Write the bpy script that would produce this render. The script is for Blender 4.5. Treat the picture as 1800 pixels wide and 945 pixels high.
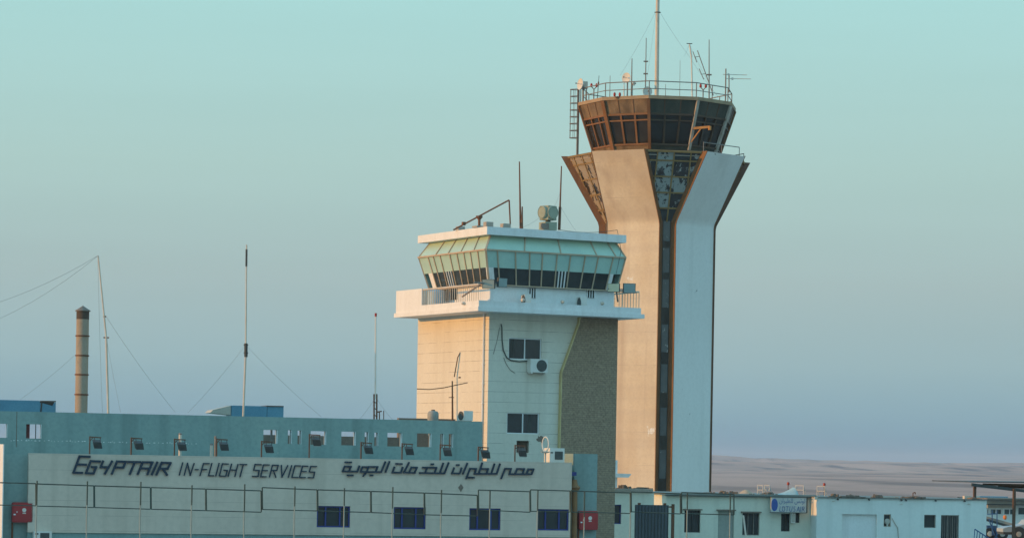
import bpy, bmesh, math, random
from mathutils import Vector, Matrix
random.seed(7)
R = math.radians
S = bpy.context.scene
for o in list(bpy.data.objects): bpy.data.objects.remove(o)
COL = S.collection

# ------------------------------------------------------------------ camera
EYE = 4.2                       # eye height above the ground, metres
FPX = 5000.0                    # focal length in pixels of an 1800 px wide frame
ROLL = R(1.0)
HOR = 813.5                     # row of the horizon at the middle column
cam_d = bpy.data.cameras.new('camera'); cam = bpy.data.objects.new('camera', cam_d); COL.objects.link(cam)
cam_d.sensor_width = 36; cam_d.lens = 36*FPX/1800
cam_d.shift_y = (HOR-472.5)/1800
cam_d.clip_start = 1; cam_d.clip_end = 30000
cam.matrix_world = Matrix.Translation((0, 0, EYE)) @ Matrix.Rotation(-ROLL, 4, 'Y') @ Matrix.Rotation(R(90), 4, 'X')
S.camera = cam

# ------------------------------------------------------------------ sky, sun, exposure
SUN_EL, SUN_AZ = R(7.0), R(-104)      # azimuth from +Y, clockwise
sun_dir = Vector((math.cos(SUN_EL)*math.sin(SUN_AZ), math.cos(SUN_EL)*math.cos(SUN_AZ), math.sin(SUN_EL)))
world = bpy.data.worlds.new('World'); S.world = world; world.use_nodes = True
wn, wl = world.node_tree.nodes, world.node_tree.links
wn.clear()
w_out = wn.new('ShaderNodeOutputWorld'); w_bg = wn.new('ShaderNodeBackground')
w_sky = wn.new('ShaderNodeTexSky'); w_sky.sky_type = 'NISHITA'; w_sky.sun_disc = False
w_sky.sun_elevation = SUN_EL; w_sky.sun_rotation = SUN_AZ % (2*math.pi); w_sky.dust_density = 2.0; w_sky.ozone_density = 3.0
w_tc = wn.new('ShaderNodeTexCoord'); w_sep = wn.new('ShaderNodeSeparateXYZ')
wl.new(w_tc.outputs['Generated'], w_sep.inputs[0])
w_ramp = wn.new('ShaderNodeValToRGB'); w_map = wn.new('ShaderNodeMapRange')
w_map.inputs['From Min'].default_value = -0.02; w_map.inputs['From Max'].default_value = 1.0
wl.new(w_sep.outputs['Z'], w_map.inputs['Value']); wl.new(w_map.outputs[0], w_ramp.inputs[0])
SKY = [(-0.02, (.20, .35, .48)), (0.008, (.165, .345, .465)), (0.018, (.245, .425, .505)), (0.036, (.335, .50, .535)), (0.063, (.40, .535, .535)),
       (0.103, (.435, .635, .60)), (0.163, (.43, .74, .72)), (0.30, (.40, .85, 1.06)), (1.0, (.35, .80, 1.18))]
el = w_ramp.color_ramp.elements
while len(el) > 1: el.remove(el[-1])
for i, (z, c) in enumerate(SKY):
    e = el[0] if i == 0 else el.new(0.5)
    e.position = (z+.02)/1.02; e.color = (*[x/1.3 for x in c], 1)
w_k = wn.new('ShaderNodeVectorMath'); w_k.operation = 'SCALE'; w_k.inputs['Scale'].default_value = 9.3*1.3
wl.new(w_ramp.outputs[0], w_k.inputs[0])
w_n = wn.new('ShaderNodeVectorMath'); w_n.operation = 'SCALE'; w_n.inputs['Scale'].default_value = 0.10
wl.new(w_sky.outputs[0], w_n.inputs[0])
w_add = wn.new('ShaderNodeVectorMath'); w_add.operation = 'ADD'
wl.new(w_k.outputs[0], w_add.inputs[0]); wl.new(w_n.outputs[0], w_add.inputs[1])
w_mp = wn.new('ShaderNodeMapping'); w_mp.inputs['Scale'].default_value = (2.2, 2.2, 38); wl.new(w_tc.outputs['Generated'], w_mp.inputs[0])
w_no = wn.new('ShaderNodeTexNoise'); w_no.inputs['Scale'].default_value = 1.6; w_no.inputs['Detail'].default_value = 5; wl.new(w_mp.outputs[0], w_no.inputs['Vector'])
w_mr = wn.new('ShaderNodeMapRange'); w_mr.inputs['From Min'].default_value = .3; w_mr.inputs['From Max'].default_value = .7; w_mr.inputs['To Min'].default_value = .985; w_mr.inputs['To Max'].default_value = 1.015
wl.new(w_no.outputs[0], w_mr.inputs['Value'])
w_th = wn.new('ShaderNodeVectorMath'); w_th.operation = 'SCALE'; wl.new(w_add.outputs[0], w_th.inputs[0]); wl.new(w_mr.outputs[0], w_th.inputs['Scale'])
wl.new(w_th.outputs[0], w_bg.inputs['Color']); w_bg.inputs['Strength'].default_value = 0.1
wl.new(w_bg.outputs[0], w_out.inputs[0])

sun_l = bpy.data.lights.new('sun', 'SUN'); sun_l.energy = 3.25; sun_l.angle = R(0.5); sun_l.color = (1.0, .468, .105)
sun_o = bpy.data.objects.new('sun', sun_l); COL.objects.link(sun_o)
sun_o.rotation_euler = sun_dir.to_track_quat('Z', 'Y').to_euler(); sun_o.location = (-60, 0, 60)

S.view_settings.view_transform = 'Standard'; S.view_settings.look = 'None'
S.view_settings.exposure = 0.0; S.view_settings.gamma = 1.0; S.view_settings.use_curve_mapping = False
S.cycles.max_bounces = 6

# ------------------------------------------------------------------ survey helpers
CR, SR = math.cos(ROLL), math.sin(ROLL)
def ray(u, v):
    A, B = (u-900)/FPX, (HOR-v)/FPX
    return A*CR-B*SR, A*SR+B*CR                    # x and z per metre of depth
def at(u, v, D):
    x, z = ray(u, v); return Vector((x*D, D, EYE+z*D))
class Frame:
    """a building's own axes: a along its front, b into its depth, z up"""
    def __init__(s, o, deg):
        s.o = Vector((o[0], o[1], 0)); t = R(deg)
        s.ea = Vector((math.cos(t), math.sin(t), 0)); s.eb = Vector((-math.sin(t), math.cos(t), 0))
    def p(s, a, b, z): return s.o + s.ea*a + s.eb*b + Vector((0, 0, z))
    def fb(s, u, v, b=0.0):                        # where the line of sight meets the plane b = const -> (a, z)
        x, z = ray(u, v); d = Vector((x, 1, 0)); D = (b+s.o.dot(s.eb))/d.dot(s.eb)
        return (d*D-s.o).dot(s.ea), EYE+z*D
    def fa(s, u, v, a=0.0):                        # plane a = const -> (b, z)
        x, z = ray(u, v); d = Vector((x, 1, 0)); D = (a+s.o.dot(s.ea))/d.dot(s.ea)
        return (d*D-s.o).dot(s.eb), EYE+z*D
    def rect(s, u0, v0, u1, v1, b=0.0):
        um, vm = (u0+u1)/2, (v0+v1)/2
        return s.fb(u0, vm, b)[0], s.fb(u1, vm, b)[0], s.fb(um, v1, b)[1], s.fb(um, v0, b)[1]
W0 = Frame((0, 0), 0)

# ------------------------------------------------------------------ mesh helpers
class MB:
    def __init__(s): s.v = []; s.f = []
    def face(s, pts):
        n = len(s.v); s.v += [Vector(p) for p in pts]; s.f.append(list(range(n, n+len(pts))))
    def hexa(s, p):                                # 8 points: bottom ring 0-3, top ring 4-7
        n = len(s.v); s.v += [Vector(q) for q in p]
        for f in ((0, 3, 2, 1), (4, 5, 6, 7), (0, 1, 5, 4), (1, 2, 6, 5), (2, 3, 7, 6), (3, 0, 4, 7)): s.f.append([n+i for i in f])
    def box(s, fr, a0, a1, b0, b1, z0, z1):
        s.hexa([fr.p(a0, b0, z0), fr.p(a1, b0, z0), fr.p(a1, b1, z0), fr.p(a0, b1, z0),
                fr.p(a0, b0, z1), fr.p(a1, b0, z1), fr.p(a1, b1, z1), fr.p(a0, b1, z1)])
    def cbox(s, c, sx, sy, sz, deg=0):
        s.box(Frame(c, deg), -sx/2, sx/2, -sy/2, sy/2, c[2]-sz/2, c[2]+sz/2)
    def prism(s, poly, d):                         # planar polygon pushed along vector d
        n = len(s.v); k = len(poly); d = Vector(d)
        s.v += [Vector(p) for p in poly]+[Vector(p)+d for p in poly]
        s.f.append(list(range(n, n+k))[::-1]); s.f.append(list(range(n+k, n+2*k)))
        for i in range(k):
            j = (i+1) % k; s.f.append([n+i, n+j, n+k+j, n+k+i])
    def tube(s, p, q, r0, r1=None, n=8, cap=True):
        r1 = r0 if r1 is None else r1
        p, q = Vector(p), Vector(q); d = (q-p).normalized()
        x = d.orthogonal().normalized() if abs(d.z) < .99 else Vector((1, 0, 0)); x = (x-d*x.dot(d)).normalized(); y = d.cross(x)
        m = len(s.v)
        for c, r in ((p, r0), (q, r1)):
            for i in range(n):
                t = 2*math.pi*i/n; s.v.append(c+x*(r*math.cos(t))+y*(r*math.sin(t)))
        for i in range(n):
            j = (i+1) % n; s.f.append([m+i, m+j, m+n+j, m+n+i])
        if cap: s.f.append([m+i for i in range(n)][::-1]); s.f.append([m+n+i for i in range(n)])
    def path(s, pts, r, n=6):
        for i in range(len(pts)-1): s.tube(pts[i], pts[i+1], r*(1+.01*(i % 3)), n=n)
    def lathe(s, c, prof, n=24, axis=(0, 0, 1)):   # prof: (radius, distance along the axis)
        ax = Vector(axis).normalized(); x = ax.orthogonal().normalized() if abs(ax.z) < .99 else Vector((1, 0, 0)); y = ax.cross(x)
        m = len(s.v); c = Vector(c)
        for r, h in prof:
            for i in range(n):
                t = 2*math.pi*i/n; s.v.append(c+ax*h+x*(r*math.cos(t))+y*(r*math.sin(t)))
        for k in range(len(prof)-1):
            for i in range(n):
                j = (i+1) % n; s.f.append([m+k*n+i, m+k*n+j, m+(k+1)*n+j, m+(k+1)*n+i])
        s.f.append([m+i for i in range(n)][::-1]); s.f.append([m+(len(prof)-1)*n+i for i in range(n)])
    def bar(s, p, q, w, d, up=(0, 0, 1)):          # square bar from p to q, w across, d along "up"
        p, q = Vector(p), Vector(q); t = (q-p).normalized(); u = Vector(up); u = (u-t*u.dot(t)).normalized(); x = t.cross(u)
        c = [x*(-w/2)-u*(d/2), x*(w/2)-u*(d/2), x*(w/2)+u*(d/2), x*(-w/2)+u*(d/2)]
        s.hexa([p+k for k in c]+[q+k for k in c])
    def wall(s, fr, a0, a1, z0, z1, b0, b1, holes=()):   # upright slab with real openings
        A = sorted({a0, a1}|{x for h in holes for x in h[:2] if a0 < x < a1}); Z = sorted({z0, z1}|{x for h in holes for x in h[2:4] if z0 < x < z1})
        solid = lambda i, k: 0 <= i < len(A)-1 and 0 <= k < len(Z)-1 and not any(h[0] < (A[i]+A[i+1])/2 < h[1] and h[2] < (Z[k]+Z[k+1])/2 < h[3] for h in holes)
        for i in range(len(A)-1):
            for k in range(len(Z)-1):
                if not solid(i, k): continue
                x0, x1, y0, y1 = A[i], A[i+1], Z[k], Z[k+1]; P = fr.p
                s.face([P(x0, b0, y0), P(x1, b0, y0), P(x1, b0, y1), P(x0, b0, y1)])
                s.face([P(x1, b1, y0), P(x0, b1, y0), P(x0, b1, y1), P(x1, b1, y1)])
                if not solid(i-1, k): s.face([P(x0, b1, y0), P(x0, b0, y0), P(x0, b0, y1), P(x0, b1, y1)])
                if not solid(i+1, k): s.face([P(x1, b0, y0), P(x1, b1, y0), P(x1, b1, y1), P(x1, b0, y1)])
                if not solid(i, k-1): s.face([P(x0, b1, y0), P(x1, b1, y0), P(x1, b0, y0), P(x0, b0, y0)])
                if not solid(i, k+1): s.face([P(x0, b0, y1), P(x1, b0, y1), P(x1, b1, y1), P(x0, b1, y1)])
    def build(s, name, m, parent=None, label=None, smooth=True, weld=False):
        me = bpy.data.meshes.new(name); off = Vector((0, 0, 0))
        q = parent
        while q is not None: off = off+q.location; q = q.parent
        base = Vector((0, 0, 0))
        if parent is None and s.v:
            xs = [p.x for p in s.v]; ys = [p.y for p in s.v]; zs = [p.z for p in s.v]
            base = Vector(((min(xs)+max(xs))/2, (min(ys)+max(ys))/2, min(zs)))
        me.from_pydata([tuple(p-off-base) for p in s.v], [], s.f)
        bm = bmesh.new(); bm.from_mesh(me)
        if weld: bmesh.ops.remove_doubles(bm, verts=bm.verts, dist=1e-4)
        bmesh.ops.recalc_face_normals(bm, faces=bm.faces); bm.to_mesh(me); bm.free()
        if smooth:
            me.shade_smooth(); me.set_sharp_from_angle(angle=R(32))
        me.materials.append(m)
        o = bpy.data.objects.new(name, me); COL.objects.link(o); o.location = base
        if parent is not None: o.parent = parent
        if label: o['label'] = label
        return o
def tag(o, label=None, cat=None, group=None, kind=None):
    for k, x in (('label', label), ('category', cat), ('group', group), ('kind', kind)):
        if x: o[k] = x
    return o
def thing(name, loc, label, cat, group=None):
    o = bpy.data.objects.new(name, None); o.empty_display_size = .3; COL.objects.link(o); o.location = loc
    return tag(o, label, cat, group)
def copy_thing(src, loc, label, rz=None):
    c = src.copy(); COL.objects.link(c); c.location = loc; c['label'] = label
    if rz is not None: c.rotation_euler = (0, 0, rz)
    for ch in src.children:
        d = ch.copy(); COL.objects.link(d); d.parent = c
        for g in ch.children:
            e = g.copy(); COL.objects.link(e); e.parent = d
    return c

# ------------------------------------------------------------------ materials
def new_mat(name):
    m = bpy.data.materials.new(name); m.use_nodes = True
    return m, m.node_tree.nodes, m.node_tree.links, m.node_tree.nodes['Principled BSDF']
def paint(name, c, c2=None, scale=.6, mix=.6, rough=.75, stretch=(1, 1, 1), chip=None, line=None, fine=.12, bump=.0, metal=0.0, spec=.3, band=None, streak=None):
    """weathered surface: broad patches c->c2, fine grain, optional chips (colour, scale, threshold), joint lines (pitch, width, colour, offset), bands"""
    m, N, L, P = new_mat(name)
    tc = N.new('ShaderNodeTexCoord')
    def noise(sc, st, det=5, dist=0.0):
        mp = N.new('ShaderNodeMapping'); mp.inputs['Scale'].default_value = st; L.new(tc.outputs['Object'], mp.inputs[0])
        n = N.new('ShaderNodeTexNoise'); n.inputs['Scale'].default_value = sc; n.inputs['Detail'].default_value = det; n.inputs['Distortion'].default_value = dist
        L.new(mp.outputs[0], n.inputs['Vector']); return n.outputs[0]
    def ramp(src, lo, hi):
        r = N.new('ShaderNodeMapRange'); r.inputs['From Min'].default_value = lo; r.inputs['From Max'].default_value = hi; r.clamp = True; L.new(src, r.inputs['Value']); return r.outputs[0]
    def mixc(fac, A, B, k=1.0, mode='MIX'):
        x = N.new('ShaderNodeMix'); x.data_type = 'RGBA'; x.blend_type = mode
        if k != 1.0 and not isinstance(fac, float):
            mu = N.new('ShaderNodeMath'); mu.operation = 'MULTIPLY'; mu.inputs[1].default_value = k; L.new(fac, mu.inputs[0]); fac = mu.outputs[0]
        if isinstance(fac, float): x.inputs[0].default_value = fac
        else: L.new(fac, x.inputs[0])
        for i, q in ((6, A), (7, B)):
            if isinstance(q, tuple): x.inputs[i].default_value = (*q, 1)
            else: L.new(q, x.inputs[i])
        return x.outputs[2]
    c2 = c2 or tuple(x*.8 for x in c)
    col = mixc(ramp(noise(scale, stretch), .35, .68), c, c2, mix)
    if fine: col = mixc(ramp(noise(scale*14, (1, 1, 1), 3), .4, .75), col, tuple(x*.72 for x in c2), fine*3)
    if band:                                       # (scale along z, amount, colour)
        col = mixc(ramp(noise(band[0], (.03, .03, 1), 4), .46, .62), col, band[2], band[1])
    if streak:                                     # (amount, colour, fineness)
        col = mixc(ramp(noise(streak[2], (1, 1, .045), 4), .52, .72), col, streak[1], streak[0])
    if chip:
        col = mixc(ramp(noise(chip[1], (1, 1, 1), 6, .3), chip[2], chip[2]+.02), col, chip[0])
    if line:
        sp = N.new('ShaderNodeSeparateXYZ'); L.new(tc.outputs['Object'], sp.inputs[0])
        a = N.new('ShaderNodeMath'); a.operation = 'ADD'; a.inputs[1].default_value = line[3]; L.new(sp.outputs['Z'], a.inputs[0])
        md = N.new('ShaderNodeMath'); md.operation = 'FLOORED_MODULO'; md.inputs[1].default_value = line[0]; L.new(a.outputs[0], md.inputs[0])
        lt = N.new('ShaderNodeMath'); lt.operation = 'LESS_THAN'; lt.inputs[1].default_value = line[1]; L.new(md.outputs[0], lt.inputs[0])
        br = ramp(noise(.9, (1, 1, 1), 3), .36, .56)
        mm = N.new('ShaderNodeMath'); mm.operation = 'MULTIPLY'; L.new(lt.outputs[0], mm.inputs[0]); L.new(br, mm.inputs[1])
        col = mixc(mm.outputs[0], col, line[2], .85)
    L.new(col, P.inputs['Base Color']); P.inputs['Roughness'].default_value = rough; P.inputs['Metallic'].default_value = metal
    P.inputs['Specular IOR Level'].default_value = spec
    if bump:
        b = N.new('ShaderNodeBump'); b.inputs['Strength'].default_value = bump; b.inputs['Distance'].default_value = .05
        L.new(noise(scale*9, (1, 1, 1), 5), b.inputs['Height']); L.new(b.outputs[0], P.inputs['Normal'])
    return m
def stone_mat(name, c, c2, mortar):
    m, N, L, P = new_mat(name)
    tc = N.new('ShaderNodeTexCoord'); mp = N.new('ShaderNodeMapping'); mp.inputs['Rotation'].default_value = (R(90), 0, 0)
    # object X/Z onto the brick pattern
    sp = N.new('ShaderNodeSeparateXYZ'); L.new(tc.outputs['Object'], sp.inputs[0]); cb = N.new('ShaderNodeCombineXYZ')
    ad = N.new('ShaderNodeMath'); ad.operation = 'ADD'; L.new(sp.outputs['X'], ad.inputs[0]); L.new(sp.outputs['Y'], ad.inputs[1])
    L.new(ad.outputs[0], cb.inputs[0]); L.new(sp.outputs['Z'], cb.inputs[1])
    b = N.new('ShaderNodeTexBrick'); b.inputs['Scale'].default_value = 1.0; b.inputs['Brick Width'].default_value = .26; b.inputs['Row Height'].default_value = .10
    b.inputs['Mortar Size'].default_value = .010; b.inputs['Color1'].default_value = (*c, 1); b.inputs['Color2'].default_value = (*c2, 1); b.inputs['Mortar'].default_value = (*mortar, 1)
    L.new(cb.outputs[0], b.inputs['Vector'])
    n = N.new('ShaderNodeTexNoise'); n.inputs['Scale'].default_value = 9; n.inputs['Detail'].default_value = 6; L.new(tc.outputs['Object'], n.inputs['Vector'])
    r = N.new('ShaderNodeMapRange'); r.inputs['From Min'].default_value = .3; r.inputs['From Max'].default_value = .7; r.inputs['To Min'].default_value = .78; r.inputs['To Max'].default_value = 1.2; L.new(n.outputs[0], r.inputs['Value'])
    x = N.new('ShaderNodeVectorMath'); x.operation = 'SCALE'; L.new(b.outputs[0], x.inputs[0]); L.new(r.outputs[0], x.inputs['Scale'])
    L.new(x.outputs[0], P.inputs['Base Color']); P.inputs['Roughness'].default_value = .9
    bp = N.new('ShaderNodeBump'); bp.inputs['Strength'].default_value = .6; bp.inputs['Distance'].default_value = .04; L.new(n.outputs[0], bp.inputs['Height']); L.new(bp.outputs[0], P.inputs['Normal'])
    return m
def glass_mat(name, c, rough=.08, spec=.5, patch=None):
    m, N, L, P = new_mat(name)
    tc = N.new('ShaderNodeTexCoord'); n = N.new('ShaderNodeTexNoise'); n.inputs['Scale'].default_value = 1.1; n.inputs['Detail'].default_value = 4; L.new(tc.outputs['Object'], n.inputs['Vector'])
    x = N.new('ShaderNodeMix'); x.data_type = 'RGBA'; L.new(n.outputs[0], x.inputs[0]); x.inputs[6].default_value = (*c, 1); x.inputs[7].default_value = (*[k*2.4 for k in c], 1)
    col = x.outputs[2]
    if patch:                                      # torn sun film: (colour, scale, threshold, stretch)
        mp = N.new('ShaderNodeMapping'); mp.inputs['Scale'].default_value = patch[3]; L.new(tc.outputs['Object'], mp.inputs[0])
        n2 = N.new('ShaderNodeTexNoise'); n2.inputs['Scale'].default_value = patch[1]; n2.inputs['Detail'].default_value = 7; n2.inputs['Roughness'].default_value = .7; L.new(mp.outputs[0], n2.inputs['Vector'])
        r = N.new('ShaderNodeMapRange'); r.inputs['From Min'].default_value = patch[2]; r.inputs['From Max'].default_value = patch[2]+.03; L.new(n2.outputs[0], r.inputs['Value'])
        y = N.new('ShaderNodeMix'); y.data_type = 'RGBA'; L.new(r.outputs[0], y.inputs[0]); L.new(col, y.inputs[6]); y.inputs[7].default_value = (*patch[0], 1); col = y.outputs[2]
    L.new(col, P.inputs['Base Color']); P.inputs['Roughness'].default_value = rough; P.inputs['Specular IOR Level'].default_value = spec
    b = N.new('ShaderNodeBump'); b.inputs['Strength'].default_value = .04; L.new(n.outputs[0], b.inputs['Height']); L.new(b.outputs[0], P.inputs['Normal'])
    return m

WHITE = paint('white_paint', (.80, .79, .76), (.66, .64, .60), scale=.7, mix=.35, stretch=(1, 1, .25), fine=.06, streak=(.3, (.50, .47, .42), 2.2))
WHITE_TRIM = paint('white_trim', (.80, .80, .78), (.68, .67, .64), scale=2, mix=.4, fine=.05)
CREAM_CLAD = paint('cream_cladding', (.72, .67, .56), (.63, .57, .46), scale=.45, mix=.5, stretch=(1, 1, .5), line=(.472, .018, (.29, .25, .205), .1), fine=.06, streak=(.35, (.48, .42, .33), 1.5))
SIGN_CLAD = paint('sign_cladding', (.68, .56, .45), (.59, .485, .39), scale=.35, mix=.6, line=(.62, .014, (.42, .33, .26), .12), fine=.08, streak=(.45, (.44, .36, .28), 1.6))
TEAL = paint('teal_plaster', (.285, .375, .34), (.22, .315, .30), scale=.5, mix=.8, stretch=(1, 1, .35), fine=.12, chip=((.42, .44, .38), 2.6, .755), streak=(.5, (.15, .21, .19), 1.4))
TEAL_DK = paint('teal_base_paint', (.24, .36, .34), (.19, .29, .28), scale=.7, mix=.7, fine=.1)
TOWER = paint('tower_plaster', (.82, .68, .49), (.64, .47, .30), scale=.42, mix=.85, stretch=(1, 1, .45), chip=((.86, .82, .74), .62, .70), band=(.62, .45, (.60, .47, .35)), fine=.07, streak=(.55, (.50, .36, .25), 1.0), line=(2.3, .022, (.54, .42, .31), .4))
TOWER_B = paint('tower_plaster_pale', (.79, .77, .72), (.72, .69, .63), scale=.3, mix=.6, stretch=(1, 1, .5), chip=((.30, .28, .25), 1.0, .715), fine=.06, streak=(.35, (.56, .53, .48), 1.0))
BROWN = paint('brown_painted_steel', (.27, .125, .052), (.15, .068, .03), scale=1.2, mix=.8, stretch=(1, 1, .4), fine=.15, rough=.65)
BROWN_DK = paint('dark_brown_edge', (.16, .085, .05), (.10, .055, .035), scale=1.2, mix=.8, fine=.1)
CAB_SUNLIT = paint('fascia_sunlit_tone', (.31, .205, .115), (.12, .085, .052), scale=1.5, mix=.95, stretch=(1, 1, .5), fine=.25, rough=.6)  # mottled fascia, lighter copy for the sunlit facets
CAB_SHADED = paint('fascia_shaded_tone', (.085, .085, .062), (.04, .045, .036), scale=1.3, mix=.9, stretch=(1, 1, .4), fine=.25, rough=.4)  # same fascia for the unlit facets, shade put into the colour
CAB_FRAME_SHADED = paint('cab_frame_shaded_tone', (.10, .065, .04), (.06, .04, .026), scale=2, mix=.8, fine=.2, rough=.6)  # cab frame for the unlit facets, darkened in colour to read as shade
GLASS = glass_mat('dark_window_glass', (.022, .027, .027))
GLASS_TORN = glass_mat('window_with_torn_film', (.020, .015, .012), rough=.2, patch=((.34, .32, .27), 2.3, .525, (1, 1, .55)))
GLASS_MID = glass_mat('pane_with_scraps_of_film', (.022, .022, .022), rough=.15, patch=((.33, .34, .31), 2.6, .555, (1, 1, .5)))
GLASS_FILMED = glass_mat('pane_with_peeling_film', (.024, .024, .024), rough=.2, patch=((.30, .33, .31), 1.9, .455, (1, 1, .6)))
GLASS_SUNLIT = glass_mat('window_with_sunlit_film', (.022, .018, .014), rough=.25, patch=((.36, .29, .20), 1.7, .44, (1, 1, .6)))  # torn film of the sunlit left recess, sunlight's tan put into its colour
GLASS_SLOT = glass_mat('slot_window_glass', (.055, .06, .058), rough=.18, patch=((.34, .34, .31), 2.2, .60, (1, 1, .7)))
FILM = paint('green_sun_film', (.44, .62, .53), (.36, .55, .49), scale=1.2, mix=.8, fine=.08, rough=.35, spec=.5, chip=((.20, .33, .28), 2.2, .735))
FILM_HI = paint('pale_green_sun_film', (.46, .60, .46), (.38, .52, .42), scale=1.0, mix=.8, fine=.08, rough=.4, spec=.5)
MULL = paint('beige_mullion', (.52, .40, .28), (.42, .30, .20), scale=3, mix=.7, fine=.1)
STONE = stone_mat('brown_stone_facing', (.345, .25, .165), (.295, .21, .14), (.24, .17, .115))
RUST = paint('rusty_steel', (.22, .10, .055), (.13, .06, .035), scale=4, mix=.8, fine=.2, rough=.85)
STEEL = paint('weathered_steel', (.28, .25, .22), (.19, .16, .14), scale=4, mix=.8, fine=.2, rough=.6)
DARK = paint('dark_grey_metal', (.075, .080, .076), (.05, .053, .051), scale=3, mix=.8, fine=.2, rough=.55)
FENCE = paint('dark_green_pipe', (.07, .095, .075), (.05, .06, .05), scale=3, mix=.8, fine=.2, rough=.6)
PALE_PIPE = paint('pale_post_paint', (.32, .35, .31), (.25, .28, .25), scale=4, mix=.7, fine=.1)
MAST = paint('white_pole_paint', (.66, .58, .48), (.52, .42, .32), scale=2, mix=.7, fine=.1)
CHIMNEY = paint('chimney_grey', (.40, .32, .24), (.30, .23, .16), scale=1.2, mix=.8, stretch=(1, 1, .3), fine=.12)
SOOT = paint('sooty_metal', (.12, .085, .06), (.06, .045, .035), scale=3, mix=.8, fine=.2)
BLUE_BOX = paint('blue_sheet_metal', (.13, .30, .40), (.10, .24, .34), scale=1.2, mix=.8, fine=.12, rough=.5)
BLUE_FR = paint('blue_window_frame', (.045, .065, .24), (.03, .045, .18), scale=3, mix=.6, fine=.1, rough=.4)
SIGN_BLUE = paint('dark_blue_letters', (.026, .045, .072), (.02, .035, .056), scale=3, mix=.6, fine=.05, rough=.5)
LOGO_BLUE = paint('blue_logo_paint', (.06, .12, .36), (.045, .095, .30), scale=4, mix=.6, fine=.05, rough=.5)
RED = paint('red_cabinet_paint', (.42, .05, .05), (.32, .04, .04), scale=2.2, mix=.7, fine=.08, rough=.45)
RED_LAMP = paint('red_lamp_glass', (.42, .04, .03), (.32, .03, .02), scale=6, mix=.5, fine=.05, rough=.3)
ORANGE = paint('orange_plastic', (.75, .22, .05), (.6, .16, .04), scale=6, mix=.5, fine=.05, rough=.4)
CONC = paint('grey_concrete', (.40, .34, .28), (.30, .25, .20), scale=1.5, mix=.8, fine=.15)
CONC_DK = paint('dirty_concrete', (.24, .19, .15), (.17, .13, .10), scale=1.5, mix=.8, fine=.2)
TANK = paint('grey_water_tank', (.50, .47, .40), (.42, .38, .32), scale=2, mix=.7, fine=.08)
AC = paint('white_air_conditioner', (.74, .72, .66), (.62, .58, .50), scale=2, mix=.6, fine=.06)
GRILLE = paint('dark_grille', (.10, .11, .105), (.07, .075, .07), scale=6, mix=.7, fine=.2)
GREEN_EQ = paint('green_grey_equipment', (.33, .35, .26), (.25, .27, .20), scale=2.5, mix=.7, fine=.12)
DISH = paint('dish_white', (.72, .68, .60), (.60, .54, .46), scale=2, mix=.6, fine=.06)
LAMP_FACE = glass_mat('floodlight_glass', (.16, .20, .19), rough=.15)
LAMP_FACE_Y = glass_mat('dusty_floodlight_glass', (.36, .33, .22), rough=.35)
LOTUS_A = paint('pale_wall_paint', (.74, .73, .60), (.64, .63, .52), scale=.5, mix=.7, stretch=(1, 1, .4), fine=.06, chip=((.55, .52, .42), 2.2, .75), streak=(.4, (.46, .45, .37), 1.8))
LOTUS_B = paint('white_wall_paint', (.79, .80, .74), (.71, .71, .66), scale=.4, mix=.7, stretch=(1, 1, .4), fine=.05, streak=(.35, (.54, .55, .50), 1.8))
TARP = paint('blue_grey_tarpaulin', (.42, .52, .50), (.32, .42, .42), scale=2, mix=.7, fine=.1, bump=.3)
SAND = paint('sand_heap', (.50, .36, .24), (.40, .28, .18), scale=3, mix=.7, fine=.15, bump=.4)
RUBBLE = paint('roof_rubble', (.26, .20, .15), (.14, .11, .09), scale=5, mix=.8, fine=.2)
STAIR_BLUE = paint('blue_stair_paint', (.05, .13, .26), (.04, .09, .19), scale=3, mix=.7, fine=.1, rough=.5)
YELLOW = paint('rust_brown_pipe', (.30, .16, .07), (.19, .10, .05), scale=2.5, mix=.8, fine=.15)
TYRE = paint('black_rubber', (.03, .03, .03), (.02, .02, .02), scale=5, mix=.5, fine=.1, rough=.8)
SIGN_BOARD = paint('grey_sign_board', (.58, .57, .52), (.50, .49, .45), scale=2, mix=.6, fine=.08)

# ------------------------------------------------------------------ ground, hills, haze
def ground_mat(name, c, c2, c3):
    m, N, L, P = new_mat(name)
    tc = N.new('ShaderNodeTexCoord')
    def nz(sc, st, d=6):
        mp = N.new('ShaderNodeMapping'); mp.inputs['Scale'].default_value = st; L.new(tc.outputs['Object'], mp.inputs[0])
        n = N.new('ShaderNodeTexNoise'); n.inputs['Scale'].default_value = sc; n.inputs['Detail'].default_value = d; L.new(mp.outputs[0], n.inputs['Vector']); return n.outputs[0]
    def mx(f, lo, hi, A, B):
        r = N.new('ShaderNodeMapRange'); r.inputs['From Min'].default_value = lo; r.inputs['From Max'].default_value = hi; r.clamp = True; L.new(f, r.inputs['Value'])
        x = N.new('ShaderNodeMix'); x.data_type = 'RGBA'; L.new(r.outputs[0], x.inputs[0])
        for i, q in ((6, A), (7, B)):
            if isinstance(q, tuple): x.inputs[i].default_value = (*q, 1)
            else: L.new(q, x.inputs[i])
        return x.outputs[2]
    k = mx(nz(.004, (1, .35, 1)), .38, .62, c, c2)
    k = mx(nz(.02, (1, .12, 1)), .52, .66, k, c3)
    k = mx(nz(.25, (1, 1, 1), 4), .5, .8, k, tuple(x*.75 for x in c2))
    L.new(k, P.inputs['Base Color']); P.inputs['Roughness'].default_value = .95; P.inputs['Specular IOR Level'].default_value = .1
    return m
SANDG = ground_mat('desert_sand', (.60, .325, .25), (.46, .255, .20), (.25, .155, .13))
HILLM = ground_mat('desert_hill_sand', (.64, .34, .25), (.33, .20, .165), (.09, .075, .085))
g = MB(); E = 9000
g.face([(-E, -1500, 0), (E, -1500, 0), (E, 12000, 0), (-E, 12000, 0)])
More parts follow.
